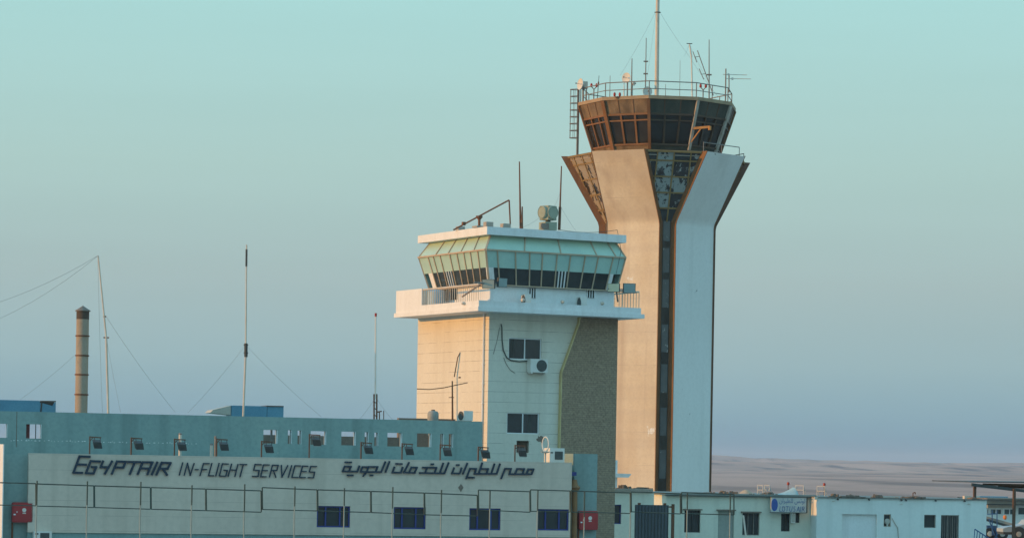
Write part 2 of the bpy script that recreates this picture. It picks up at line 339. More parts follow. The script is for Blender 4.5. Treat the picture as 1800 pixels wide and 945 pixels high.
tag(g.build('ground', SANDG, smooth=False), kind='structure')
APR = paint('worn_concrete_apron', (.30, .29, .27), (.23, .225, .21), scale=.3, mix=.8, fine=.2, rough=.95)
g = MB(); g.face([(-500, -300, .004), (500, -300, .004), (500, 420, .004), (-500, 420, .004)])
tag(g.build('yard_concrete', APR, smooth=False), kind='structure')
from mathutils import noise as mnoise
def hill_h(x, y):
    t = min(1, max(0, (y-3000)/3200)); t = t*t*(3-2*t)
    ridge = 25+3.5*math.sin(x/520+.6)+2.5*math.sin(x/190)
    ridge += -.004*(x-300)
    n = mnoise.fractal(Vector((x/420, y/900, .3)), 1.0, 2.0, 5)*7.5+mnoise.fractal(Vector((x/90, y/220, 4.3)), 1.0, 2.0, 4)*3.2
    lo = mnoise.fractal(Vector((x/160, y/380, 9.1)), 1.0, 2.0, 4)*1.3
    e = min(1, max(0, (y-2200)/500))
    return -.6+e*(.9+lo*(1-t)+lo)*.8+t*(ridge*(.72+.28*math.sin(y/310.0))+n)
hb = MB(); nx, ny = 190, 90
for j in range(ny+1):
    for i in range(nx+1):
        x = -1500+4200*i/nx; y = 2200+6000*j/ny
        hb.v.append(Vector((x, y, hill_h(x, y))))
for j in range(ny):
    for i in range(nx):
        k = j*(nx+1)+i; hb.f.append([k, k+1, k+nx+2, k+nx+1])
tag(hb.build('hills', HILLM), kind='structure')
hz = MB(); hz.cbox((0, 4700, 29.5), 17000, 12000, 61)
hm = bpy.data.materials.new('haze_air'); hm.use_nodes = True; hn = hm.node_tree.nodes; hn.clear()
ho = hn.new('ShaderNodeOutputMaterial'); hv = hn.new('ShaderNodeVolumePrincipled')
hv.inputs['Color'].default_value = (.84, .85, .95, 1); hv.inputs['Density'].default_value = 1.0e-4; hv.inputs['Anisotropy'].default_value = 0.0
hm.node_tree.links.new(hv.outputs[0], ho.inputs['Volume'])
tag(hz.build('haze', hm, smooth=False), kind='stuff')

# ------------------------------------------------------------------ small builders used by several things
def window(root, fr, bf, rc, panes, fm, gm, recess=.12, fw=.05, name='window', bars=None, label=None):
    """frame set back in its opening with one pane mesh behind; rc = (a0, a1, z0, z1), panes = mullion positions 0..1"""
    a0, a1, z0, z1 = rc; e = .004
    m = MB(); b0, b1 = bf+recess-.03, bf+recess+.03
    m.box(fr, a0+e, a1-e, b0, b1, z0+e, z0+fw); m.box(fr, a0+e, a1-e, b0, b1, z1-fw, z1-e)
    m.box(fr, a0+e, a0+fw, b0+.001, b1-.001, z0+fw, z1-fw); m.box(fr, a1-fw, a1-e, b0+.001, b1-.001, z0+fw, z1-fw)
    for t in panes:
        x = a0+(a1-a0)*t; m.box(fr, x-fw*.5, x+fw*.5, b0-.006, b1-.006, z0+fw, z1-fw)
    w = m.build(name, fm, root, label)
    p = MB(); p.box(fr, a0+e, a1-e, b1+.005, b1+.025, z0+e, z1-e)
    p.build('pane', gm, w)
    if bars:
        q = MB()
        for k in range(1, bars):
            x = a0+(a1-a0)*k/bars; q.tube(fr.p(x, bf+.03, z0), fr.p(x, bf+.03, z1), .012, n=6)
        q.build('security_bars', fm, w)
    return w
def split_ac(loc, deg, label, w=.85, h=.62, d=.34, group=None, name='air_conditioner'):
    fr = Frame(loc, deg); z = loc[2]
    t = thing(name, loc, label, 'air conditioner', group)
    m = MB(); m.box(fr, -w/2, w/2, 0, d, z+.06, z+h); m.box(fr, -w/2+.05, -w/2+.13, .02, d-.02, z, z+.06); m.box(fr, w/2-.13, w/2-.05, .02, d-.02, z, z+.06)
    m.build('casing', AC, t)
    c = fr.p(w*.14, 0, z+.06+(h-.06)*.5); n = -fr.eb
    q = MB(); q.lathe(c-n*.01, [(h*.40, 0), (h*.40, .022), (h*.36, .03), (h*.10, .032)], 24, n); q.build('fan_grille', GRILLE, t)
    return t

# ------------------------------------------------------------------ short control tower (cream, green cab)
c0 = at(858.6, 640, 130); LT = Frame(c0, 29)
wR = LT.fb(1083, 560)[0]; wL = LT.fa(735, 557)[0]
zc = lambda v, D=129.6: EYE+(HOR+SR*(859-900)-v)*D/FPX
lt = thing('control_tower', LT.p(wR/2, wL/2, 0), 'short cream control tower with overhanging white balcony and green glazed cab', 'control tower', None)
z_bal = zc(549)                                     # underside of the balcony
win_up = LT.rect(894, 594, 952, 632); win_lo = LT.rect(891, 725, 948, 762); vent = LT.rect(908, 774, 930, 795)
m = MB()
m.wall(LT, 0, wR, 0, z_bal, 0, .25, [win_up, win_lo, vent])
m.box(LT, 0, wR, .25, wL, 0, z_bal)
m.build('wall', CREAM_CLAD, lt, smooth=False)
window(lt, LT, 0, win_up, [.5], WHITE_TRIM, GLASS, .07, .045); window(lt, LT, 0, win_lo, [.5], WHITE_TRIM, GLASS, .07, .045)
for w_, t0_, t1_ in ((win_lo, .68, .80), (win_up, .10, .2)):
    x0, x1 = w_[0]+(w_[1]-w_[0])*t0_, w_[0]+(w_[1]-w_[0])*t1_
    m = MB(); m.box(LT, x0, x1, .1035, .1045, w_[2]+.06, w_[3]-.06); m.build('curtain', paint('dim_curtain', (.075, .075, .068), (.05, .05, .045), scale=5), lt)
m = MB(); m.box(LT, vent[0]+.01, vent[1]-.01, .12, .2, vent[2]+.01, vent[3]-.01)
m.build('vent_opening', SOOT, lt)
st = [LT.fb(1017, 563), LT.fb(1016, 568), LT.fb(985, 655), LT.fb(980, 800)]
poly = [LT.p(a, -.17, z) for a, z in st]; a_b = st[-1][0]
poly = [LT.p(st[0][0], -.17, z_bal-.01)]+poly[1:]+[LT.p(a_b-.05, -.17, 0), LT.p(wR+.004, -.17, 0), LT.p(wR+.004, -.17, z_bal-.01)]
m = MB(); m.prism(poly, LT.eb*.165); m.build('stone_facing', STONE, lt, smooth=False)
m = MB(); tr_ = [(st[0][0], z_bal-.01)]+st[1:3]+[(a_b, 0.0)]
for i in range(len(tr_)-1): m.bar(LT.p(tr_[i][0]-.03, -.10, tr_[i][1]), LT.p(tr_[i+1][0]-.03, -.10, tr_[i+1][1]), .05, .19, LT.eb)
m.build('stone_sunlit_edge', paint('sunlit_edge_ochre', (.66, .53, .28), (.58, .42, .20), scale=1.2, mix=.8, fine=.1), lt, smooth=False)  # ochre strip stands in for sunlight along the stone's edge
m = MB(); b_p = LT.fa(851, 650, 0)[0]
m.path([LT.p(-.06, b_p, z_bal), LT.p(-.06, b_p, 1.2)], .04, 10)
for k in range(6): m.box(LT, -.11, -.004, b_p-.06, b_p+.06, 6+.9*k, 6.04+.9*k)
m.build('drain_pipe', WHITE_TRIM, lt)
m = MB()
pts = [(880, 569), (881.5, 575), (882, 598), (884, 615), (890, 628), (898, 633), (912, 635), (926, 634)]
m.path([LT.p(*((lambda q: (q[0], -.04, q[1]))(LT.fb(u, v)))) for u, v in pts], .025, 8); m.build('cable_duct', DARK, lt)
m = MB()
pts = [(885, 628), (890, 640), (897, 650), (905, 655)]
m.path([LT.p(LT.fb(u, v)[0], -.02, LT.fb(u, v)[1]) for u, v in pts], .012, 6)
m.build('wall_cable', STEEL, lt); m = MB()
pts = [(878, 575), (873, 600), (867, 622)]
m.path([LT.p(LT.fb(u, v)[0], -.02, LT.fb(u, v)[1]) for u, v in pts], .012, 6); m.build('wall_cable', STEEL, lt)
m = MB()
cx, cz = LT.fb(950, 771); rr = []
for k in range(16):
    t = 2*math.pi*k/16; rr.append(LT.p(cx+.25*math.cos(t)*random.uniform(.5, 1.15), -.006, cz+.19*math.sin(t)*random.uniform(.5, 1.2)))
m.face(rr); m.build('soot_stain', CONC_DK, lt)
# balcony
O = 1.2
aR = LT.fb(1127, 540, -O)[0]; aR2 = LT.fb(1132, 552, -O)[0]
bL = LT.fa(696, 540, -O)[0]; bW = LT.fa(741, 540, -O)[0]
z_par = zc(528, 128.5); z_flo = z_bal+.22; z_wing = LT.fa(720, 509, -O)[1]
m = MB(); m.box(LT, -O-.06, aR2, -O-.06, bL+.08, z_bal, z_flo-.02); m.build('balcony_slab', WHITE, lt, smooth=False)
m = MB(); th = .14
m.box(LT, -O, aR, -O, -O+th, z_flo-.02, z_par); m.box(LT, -O+.001, -O+th, -O+th, bW, z_flo-.02, z_par-.002)
m.box(LT, -O, -O+th, bW, bL, z_flo-.02, z_wing); m.box(LT, -O+th, .9, bW, bW+th, z_flo-.02, z_wing-.004)
m.box(LT, aR-th, aR, -O+th, bL, z_flo-.02, z_par-.004); m.box(LT, -O+th, aR-th, bL-th, bL-.002, z_flo-.02, z_par-.006)
m.build('parapet', WHITE, lt, smooth=False)
z_rail = LT.fa(800, 503, -O)[1]
m = MB()
bs, be = -O+.2, bW-.02; n = 26
for k in range(n+1):
    b = bs+(be-bs)*k/n; m.tube(LT.p(-O+.07, b, z_par-.02), LT.p(-O+.07, b, z_rail), .016, n=6)
m.tube(LT.p(-O+.07, bs-.05, z_rail), LT.p(-O+.07, be, z_rail), .04, n=8)
ae0, ae1 = LT.fb(1090, 515, -O)[0], aR-.08
for k in range(8):
    a = ae0+(ae1-ae0)*k/7; m.tube(LT.p(a, -O+.07, z_par-.02), LT.p(a, -O+.07, z_rail+.02), .016, n=6)
for k in range(12):
    b = -O+.1+(bL+O-.3)*k/11; m.tube(LT.p(aR-.07, b, z_par-.02), LT.p(aR-.07, b, z_rail+.02), .011, n=6)
m.tube(LT.p(ae0, -O+.07, z_rail+.02), LT.p(ae1, -O+.07, z_rail+.02), .035, n=8); m.tube(LT.p(aR-.07, -O+.1, z_rail+.02), LT.p(aR-.07, bL-.2, z_rail+.02), .035, n=8)
m.build('balcony_railing', MAST, lt)
# cab
z_sill, z_win, z_rid, z_top = zc(499), zc(469.5), zc(438, 129.1), zc(410)
def off(z):                                         # how far the glazing stands out at the near corner
    if z <= z_rid: return .08+(.53-.08)*(z-z_sill)/(z_rid-z_sill)
    return .53-.53*(z-z_rid)/(z_top-z_rid)
def interp(z, s_, r_, t_): return s_+(r_-s_)*(z-z_sill)/(z_rid-z_sill) if z <= z_rid else r_+(t_-r_)*(z-z_rid)/(z_top-z_rid)
aS, aRi, aT = LT.fb(1084, 497, -.08)[0], LT.fb(1100, 449, -.53)[0], LT.fb(1081, 424, 0)[0]
bS, bRi, bT = LT.fa(755, 505, -.08)[0], LT.fa(736, 449, -.53)[0], LT.fa(758, 422, 0)[0]
am = lambda z: interp(z, aS, aRi, aT)
bm_ = lambda z: interp(z, bS, bRi, bT)
def pr(t, z, d=0.0): o = off(z); return LT.p(-o+(am(z)+o)*t, -o-d, z)      # right glazing, t 0..1 from the near corner
def pl(t, z, d=0.0): o = off(z); return LT.p(-o-d, -o+(bm_(z)+o)*t, z)     # left glazing
z_base = z_flo
m = MB(); m.box(LT, .05, aS-.05, .05, bS-.05, z_base-.01, z_sill-.03); m.build('cab_wall', WHITE, lt, smooth=False)
def t_of(u, v, z, side):
    o = off(z)
    if side == 'r': return (LT.fb(u, v, -o)[0]+o)/(am(z)+o)
    return (LT.fa(u, v, -o)[0]+o)/(bm_(z)+o)
def facet(fn, t0, t1, za, zb, th=.05):
    q = [fn(t0, za), fn(t1, za), fn(t1, zb), fn(t0, zb)]; n = (q[1]-q[0]).cross(q[3]-q[0]).normalized()
    m = MB(); m.prism(q, n*-th if n.dot(LT.p(3, 3, q[0].z)-q[0]) < 0 else n*th); return m
ur = [870, 878, 907, 930, 950.5, 974, 995.5, 1019, 1040, 1064]; tr = [t_of(u, 499, z_sill, 'r') for u in ur]
ul = [857, 847.6, 836, 825.7, 815, 803.8, 788.6, 778, 770]; tl = [t_of(u, 503, z_sill, 'l') for u in ul]
mul = MB()
for side, fn, ts in (('r', pr, tr), ('l', pl, tl)):
    for i in range(len(ts)-1): facet(fn, ts[i], ts[i+1], z_sill, z_win).build('window', GLASS, lt, smooth=False)
    for x in (facet(fn, .004, ts[0], z_sill, z_win), ): x.build('corner_pier', WHITE, lt, smooth=False)
    facet(fn, ts[-1], .93 if side == 'l' else ts[-1]+.035, z_sill, z_win).build('corner_pier', WHITE, lt, smooth=False)
    g2 = [0.004]+list(ts[1:])+[.997]
    for i in range(len(g2)-1): facet(fn, g2[i], g2[i+1], z_win, z_rid).build('sun_film_panel', FILM, lt, smooth=False)
    for t in ts[1:]: mul.bar(fn(t, z_sill, .02), fn(t, z_rid, .02), .05, .05, LT.eb if side == 'r' else LT.ea)
    tu = [0.004, .27, .53, .79, .93, .998] if side == 'r' else [.004, .17, .36, .55, .74, .998]
    for i in range(len(tu)-1): facet(fn, tu[i], tu[i+1], z_rid, z_top).build('roof_light_panel', FILM_HI, lt, smooth=False)
    for t in tu[1:-1]: mul.bar(fn(t, z_rid, .02), fn(t, z_top, .02), .05, .05, LT.eb if side == 'r' else LT.ea)
    mul.bar(fn(0, z_rid, .03), fn(1, z_rid, .03), .07, .07); mul.bar(fn(0, z_sill, .02), fn(1, z_sill, .02), .07, .05)
mul.bar(pr(0, z_sill), pr(0, z_rid), .09, .09, (1, 0, 0)); mul.bar(pr(0, z_rid), pr(0, z_top), .08, .08, (1, 0, 0))
mul.bar(pr(1, z_sill), pr(1, z_rid), .07, .07, (1, 0, 0)); mul.bar(pr(1, z_rid), pr(1, z_top), .07, .07, (1, 0, 0))
mul.bar(pl(1, z_sill), pl(1, z_rid), .07, .07, (1, 0, 0)); mul.bar(pl(1, z_rid), pl(1, z_top), .07, .07, (1, 0, 0))
# hidden sides of the cab
q = lambda a, b, z: LT.p(a, b, z)
back = MB()
for za, zb in ((z_sill, z_rid), (z_rid, z_top)):
    back.face([pr(1, za), q(am(za), bm_(za), za), q(am(zb), bm_(zb), zb), pr(1, zb)])
    back.face([pl(1, za), q(am(za), bm_(za), za), q(am(zb), bm_(zb), zb), pl(1, zb)])
back.build('rear_glazing', FILM, lt, smooth=False)
mul.build('mullion', MULL, lt)
m = MB(); 
for t0, t1 in ((tr[5], tr[6]),):
    for k in range(1, 4):
        t = t0+(t1-t0)*k/4; m.bar(pr(t, z_sill, .03), pr(t, z_win, .03), .05, .04, LT.eb)
m.build('door_bars', WHITE_TRIM, lt); m = MB()
for k in range(1, 4):
    t = tl[5]+(tl[6]-tl[5])*k/4; m.bar(pl(t, z_sill, .03), pl(t, z_win, .03), .04, .04, LT.ea)
m.build('door_bars', WHITE_TRIM, lt)
for u in (927+8, 1038):
    m = MB(); a0, z0 = LT.fb(u-6.5, 523, .05); a1, z1 = LT.fb(u+6.5, 507, .05)
    for k in range(4): m.box(LT, a0+(a1-a0)*k/3-.02, a0+(a1-a0)*k/3+.02, .0, .045, z0, z1)
    m.build('door_bars', WHITE_TRIM, lt)
for u in (935, 1038):
    m = MB(); a0, z0 = LT.fb(u-6.5, 523, .05); a1, z1 = LT.fb(u+6.5, 507, .05); m.box(LT, a0, a1, .02, .046, z0, z1); m.build('lower_glazing', GLASS, lt)
m = MB()
b0, z0 = LT.fa(790, 527, .05); b1, z1 = LT.fa(781, 508, .05); m.box(LT, .02, .046, b0, b1, z0, z1)
b0, z0 = LT.fa(804, 526, .05); b1, z1 = LT.fa(793, 506, .05); m.box(LT, .02, .046, b0, b1, z0, z1)
m.build('lower_glazing', GLASS, lt)
z_r0, z_r1 = zc(411, 129.2), zc(397.2, 129.2)
ro = .42; aRoof = LT.fb(1101, 415, -ro)[0]; bRoof = LT.fa(734.5, 418, -ro)[0]
m = MB(); m.box(LT, -ro, aRoof, -ro, bRoof, z_r0, z_r1); m.build('roof', WHITE, lt, smooth=False)
m = MB()
for u, v in ((918, 527), (988, 530.5), (1058, 533)):
    a, z = LT.fb(u, v, -O); m.lathe(LT.p(a, -O+.02, z), [(.05, -.03), (.09, .03), (.07, .14), (.02, .17)], 10, -LT.eb)
b, z = LT.fa(817, 533, -O); m.lathe(LT.p(-O+.02, b, z), [(.05, -.03), (.08, .03), (.06, .16), (.02, .2)], 10, -LT.ea)
m.build('parapet_lamp', MAST, lt)
# air conditioners, balcony equipment
a, z = LT.fb(941, 656); split_ac(LT.p(a, -.36, z-.02), 29, 'white air conditioner with round fan, fixed under the short tower upper window', w=.92, h=.68)
ac_b = []
for u, v, lab in ((919, 524, 'air conditioner on the balcony just left of the left barred door opening'),
                  (1017, 526, 'air conditioner on the balcony just left of the right barred door opening')):
    a, z = LT.fb(u, v, -.55); split_ac(LT.p(a, -.55, z_flo), 29-102, lab, w=.62, h=z_par+.42-z_flo, d=.3, group='air conditioners on the tower balcony')
# roof furniture of the short tower
def roofbox(u0, u1, v0, b, label, mat=CONC, cap=None):
    a0 = LT.fb(u0, v0, b)[0]; a1 = LT.fb(u1, v0, b)[0]; z1 = LT.fb((u0+u1)/2, v0, b)[1]
    w = (a1-a0)*.72
    m = MB(); m.box(LT, a0, a0+w, b, b+w*.8, z_r1-.01, z1)
    return m
pads = [(868, 906, 0, 0)]
grp = 'concrete pads on the tower roof'
for u0, u1, v0, b, lab in ((806, 822, 398, 3.2, 'low concrete pad at the far left end of the short tower roof'),
                           (855, 872, 390, .5, 'concrete pad at the near corner of the short tower roof, with a thin wire'),
                           (885, 903, 393, .6, 'concrete pad carrying the upright end of the bent roof pipe')):
    m = roofbox(u0, u1, v0, b, lab); tag(m.build('concrete_pad', CONC, None), lab, 'roof pad', grp)
def roof_pt(u, v, b): a, z = LT.fb(u, v, b); return LT.p(a, b, z)
def pole_thing(name, label, cat, pts, r, mat, group=None, extra=None):
    loc = Vector(pts[0][:3]); t = thing(name, loc, label, cat, group)
    m = MB()
    for i in range(len(pts)-1): m.tube(pts[i], pts[i+1], r[i], r[i+1], n=8)
    m.build('pole', mat, t)
    return t
p0, p1, p2 = roof_pt(797, 404, 2.6), roof_pt(895, 351.5, .9), roof_pt(897, 394, .9)
t = thing('bent_pipe', p2, 'long rusty pipe bent into a sloping arm over the short tower roof', 'roof pipe')
m = MB(); m.tube(p2, p1, .035, n=8); m.build('upright', RUST, t); m = MB(); m.tube(p0, p1, .037, n=8); c = roof_pt(815, 393, 2.3); m.cbox(c, .14, .14, .16, 30); m.build('sloping_arm', RUST, t)
p = roof_pt(842.5, 400, 1.6); tp = roof_pt(842.5, 382, 1.6)
t = thing('vent_pipe', p, 'short vent pipe with a flared top on the short tower roof', 'vent pipe')
m = MB(); m.tube(p, tp, .06, n=10); m.build('pipe', RUST, t); m = MB(); m.lathe(tp, [(.07, -.1), (.15, .0), (.16, .07)], 14); m.build('cowl', RUST, t); m = MB(); m.cbox(p+Vector((0, 0, .03)), .5, .5, .08, 29); m.build('base', CONC, t)
def whip(name, label, base, top, r0, mat, group=None, sleeve=None, joints=()):
    t = thing(name, base, label, 'antenna', group)
    m = MB(); m.tube(base, top, r0, r0*.55, n=8); m.build('mast', mat, t)
    if sleeve:
        m = MB(); m.tube(base.lerp(top, sleeve[0]), base.lerp(top, sleeve[1]), sleeve[2], n=8); m.build('sleeve', RUST, t)
    for j in joints:
        m = MB(); c = base.lerp(top, j); m.cbox(c, r0*7, r0*5, r0*1.5); m.build('bracket', STEEL, t)
    return t
whip('roof_antenna', 'tall rusty rod antenna standing mid roof of the short tower, left of the drum unit', roof_pt(915, 403, 1.2), roof_pt(913, 284, 1.2), .05, RUST, 'rod antennas on the short tower roof')
whip('roof_antenna', 'short thick rusty stub beside the tall rod antenna on the short tower', roof_pt(917.6, 403, 1.05), roof_pt(918, 363, 1.05), .055, RUST, 'rod antennas on the short tower roof')
whip('roof_antenna', 'leaning rusty rod antenna on the short tower roof, just right of the drum unit', roof_pt(983, 404, 1.2), roof_pt(987, 292, 1.2), .05, RUST, 'rod antennas on the short tower roof', (0, .36, .065))
# drum unit
p = roof_pt(963, 404, 1.3); zt = roof_pt(963, 362, 1.3).z; H = zt-p.z
t = thing('twin_drum_unit', p, 'grey green twin drum unit on a square pedestal on the short tower roof', 'roof equipment')
m = MB(); m.cbox(p+Vector((0, 0, H*.15)), .62, .62, H*.34, 29); m.build('pedestal', GREEN_EQ, t)
m = MB(); m.cbox(p+Vector((-.15, -.42, H*.12)), .34, .2, H*.24, 29); m.build('control_box', CONC_DK, t)
m = MB(); m.tube(p+Vector((0, 0, H*.3)), p+Vector((0, 0, H*.4)), .12, n=10); m.build('swivel', DARK, t)
m = MB(); m.cbox(p+Vector((0, 0, H*.70)), .56, .56, H*.6, 29+16); m.build('housing', GREEN_EQ, t)
for dg in (-52, 38):
    n = Vector((math.sin(R(dg)), -math.cos(R(dg)), 0)); c = p+Vector((0, 0, H*.72))+n*.26
    m = MB(); m.lathe(c, [(.30, 0), (.30, .13), (.27, .15), (.26, .13), (.05, .14)], 28, n); m.build('drum', GREEN_EQ, t)
# wires on the short tower
WIRE = paint('galvanised_wire', (.30, .31, .30), (.24, .25, .24), scale=4, mix=.6)
def wire(pts, label, r=.008, mat=WIRE, name='guy_wire', group=None):
    m = MB(); m.path(pts, r*.62 if mat is WIRE else r, 5); return tag(m.build(name, mat, None), label, 'wire', group)
def sag(p, q, s, n=8): return [p.lerp(q, i/n)-Vector((0, 0, s*4*(i/n)*(1-i/n))) for i in range(n+1)]
wire(sag(roof_pt(985, 404, .8), LT.p(LT.fb(1085, 404, .4)[0], .4, LT.fb(1085, 404, .4)[1]), .12)+[roof_pt(1092, 440, -.45), roof_pt(1079, 500, -1.1)], 'loose black cable along the short tower roof edge, hanging down its right corner', .012, DARK, name='loose_cable')
wire(sag(roof_pt(984, 360, 1.2), roof_pt(1012, 405, 1.4), .05), 'thin guy wire from the leaning rod antenna down to the right roof edge', group='guy wires on the short tower')
wire(sag(roof_pt(984, 340, 1.2), roof_pt(975, 362, 1.2), .02), 'thin wire from the leaning rod antenna to the drum unit', group='guy wires on the short tower')
wire(sag(roof_pt(918, 400, 1.05), roof_pt(948, 383, 1.3), .03), 'thin wire between the stub antenna and the drum unit', group='guy wires on the short tower')
# floodlights
def floodlight(label, foot, head, heads, arm_r=.04):
    t = thing('floodlight_pair', foot, label, 'floodlight', 'floodlight pairs on the balcony')
    m = MB(); m.tube(foot, head, arm_r, n=8); m.tube(head-LT.ea*.45, head+LT.ea*.7, .03, n=8); m.build('arm', STEEL, t)
    for c, w, h, dg, tilt, gm in heads:
        n = Vector((math.sin(R(dg))*math.cos(R(tilt)), -math.cos(R(dg))*math.cos(R(tilt)), -math.sin(R(tilt))))
        x = Vector((math.cos(R(dg)), math.sin(R(dg)), 0)); y = x.cross(n)*-1
        k = [c+x*sx*w/2+y*sy*h/2 for sx, sy in ((-1, -1), (1, -1), (1, 1), (-1, 1))]
        m = MB(); m.prism(k, -n*.12); hd = m.build('lamp_head', DARK, t)
        k2 = [c+n*.004+x*sx*w*.46+y*sy*h*.46 for sx, sy in ((-1, -1), (1, -1), (1, 1), (-1, 1))]
        m = MB(); m.prism(k2, n*.01); m.build('lamp_glass', gm, hd)
    return t
f0 = LT.p(-O+.1, LT.fa(813, 521, -O+.1)[0], LT.fa(813, 521, -O+.1)[1]); hd = LT.p(*((lambda q: (q[0], -O-.5, q[1]))(LT.fb(848, 497, -O-.5))))
h1 = LT.p(*((lambda q: (q[0], -O-.62, q[1]))(LT.fb(858.5, 499, -O-.62)))); h2 = LT.p(*((lambda q: (q[0], -O-.62, q[1]))(LT.fb(884, 496.5, -O-.62))))
floodlight('pair of floodlights on a slanting arm at the near balcony corner', f0, hd, [(h1, .58, .42, -12, 8, LAMP_FACE), (h2, .50, .42, 38, 5, LAMP_FACE)])
f1 = LT.p(*((lambda q: (q[0], -O+.1, q[1]))(LT.fb(1086, 530, -O+.1)))); hd = LT.p(*((lambda q: (q[0], -O-.1, q[1]))(LT.fb(1083, 508, -O-.1))))
h1 = LT.p(*((lambda q: (q[0], -O-.25, q[1]))(LT.fb(1078.5, 505.5, -O-.25)))); h2 = LT.p(*((lambda q: (q[0], -O-.25, q[1]))(LT.fb(1106.5, 506.5, -O-.25))))
floodlight('pair of square floodlights on a short post at the right balcony end', f1, hd, [(h1, .56, .40, -14, -4, LAMP_FACE_Y), (h2, .58, .46, 8, 3, LAMP_FACE)])
p = LT.p(-O+.55, LT.fa(766, 525, -O+.55)[0], z_flo)
t = thing('blue_drum', p, 'pale blue plastic tank behind the balcony railing on the sunlit side', 'tank'); m = MB(); m.lathe(p, [(.36, 0), (.38, .05), (.38, .9), (.3, .98), (.1, 1.0)], 20); m.build('tank_body', paint('pale_blue_plastic', (.42, .58, .68), (.36, .5, .6), rough=.4), t); m = MB(); m.lathe(p, [(.12, 1.0), (.12, 1.06)], 14); m.build('lid', AC, t)

# ------------------------------------------------------------------ tall control tower (five-sided)
ax = at(1152.0, 390, 200); TX, TY = ax.x, ax.y
zt_ = lambda v, D: EYE+(HOR+SR*(1150-900)-v)*D/FPX
tt = thing('control_tower', (TX, TY, 0), 'tall five sided control tower with flared plaster panels and a brown glazed cab', 'control tower')
PHI0, PW, PR, PT, FL = -27.0, 3.92, 3.72, .57, 2.75
z_f, z_t = zt_(390, 196.8), zt_(265.5, 194.4)
def nv(d): return Vector((math.sin(R(d)), -math.cos(R(d)), 0))
def tv(d): return Vector((math.cos(R(d)), math.sin(R(d)), 0))
AX = Vector((TX, TY, 0))
def tp(d, r, s, z): return AX+nv(d)*r+tv(d)*s+Vector((0, 0, z))
for k in range(5):
    d = PHI0+72*k
    m = MB(); h = PW/2
    prof = [(PR, 0), (PR, z_f-.25), (PR+.06, z_f+.02), (PR+.22, z_f+.3), (PR+FL, z_t), (PR+FL-PT*1.1, z_t), (PR-PT+.12, z_f+.3), (PR-PT, z_f), (PR-PT, 0)]
    m.prism([tp(d, r, -h, z) for r, z in prof], tv(d)*PW)
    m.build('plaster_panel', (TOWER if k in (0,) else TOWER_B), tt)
    # painted steel cheeks on both edges of the panel
    for s in (-1, 1):
        m = MB()
        pr_o = [(PR+.02, 0), (PR+.02, z_f-.25), (PR+.10, z_f+.05), (PR+FL+.02, z_t+.03), (PR+FL-PT*1.1-.02, z_t+.03), (PR-PT+.1, z_f+.3), (PR-PT-.02, z_f), (PR-PT-.02, 0)]
        m.prism([tp(d, r, s*(h+.004), z) for r, z in pr_o], tv(d)*(s*.05))
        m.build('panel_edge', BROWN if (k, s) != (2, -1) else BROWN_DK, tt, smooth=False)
SLOTW = paint('dark_recess_panel', (.075, .065, .05), (.04, .036, .03), scale=.8, mix=.9, stretch=(1, 1, .3), fine=.15)
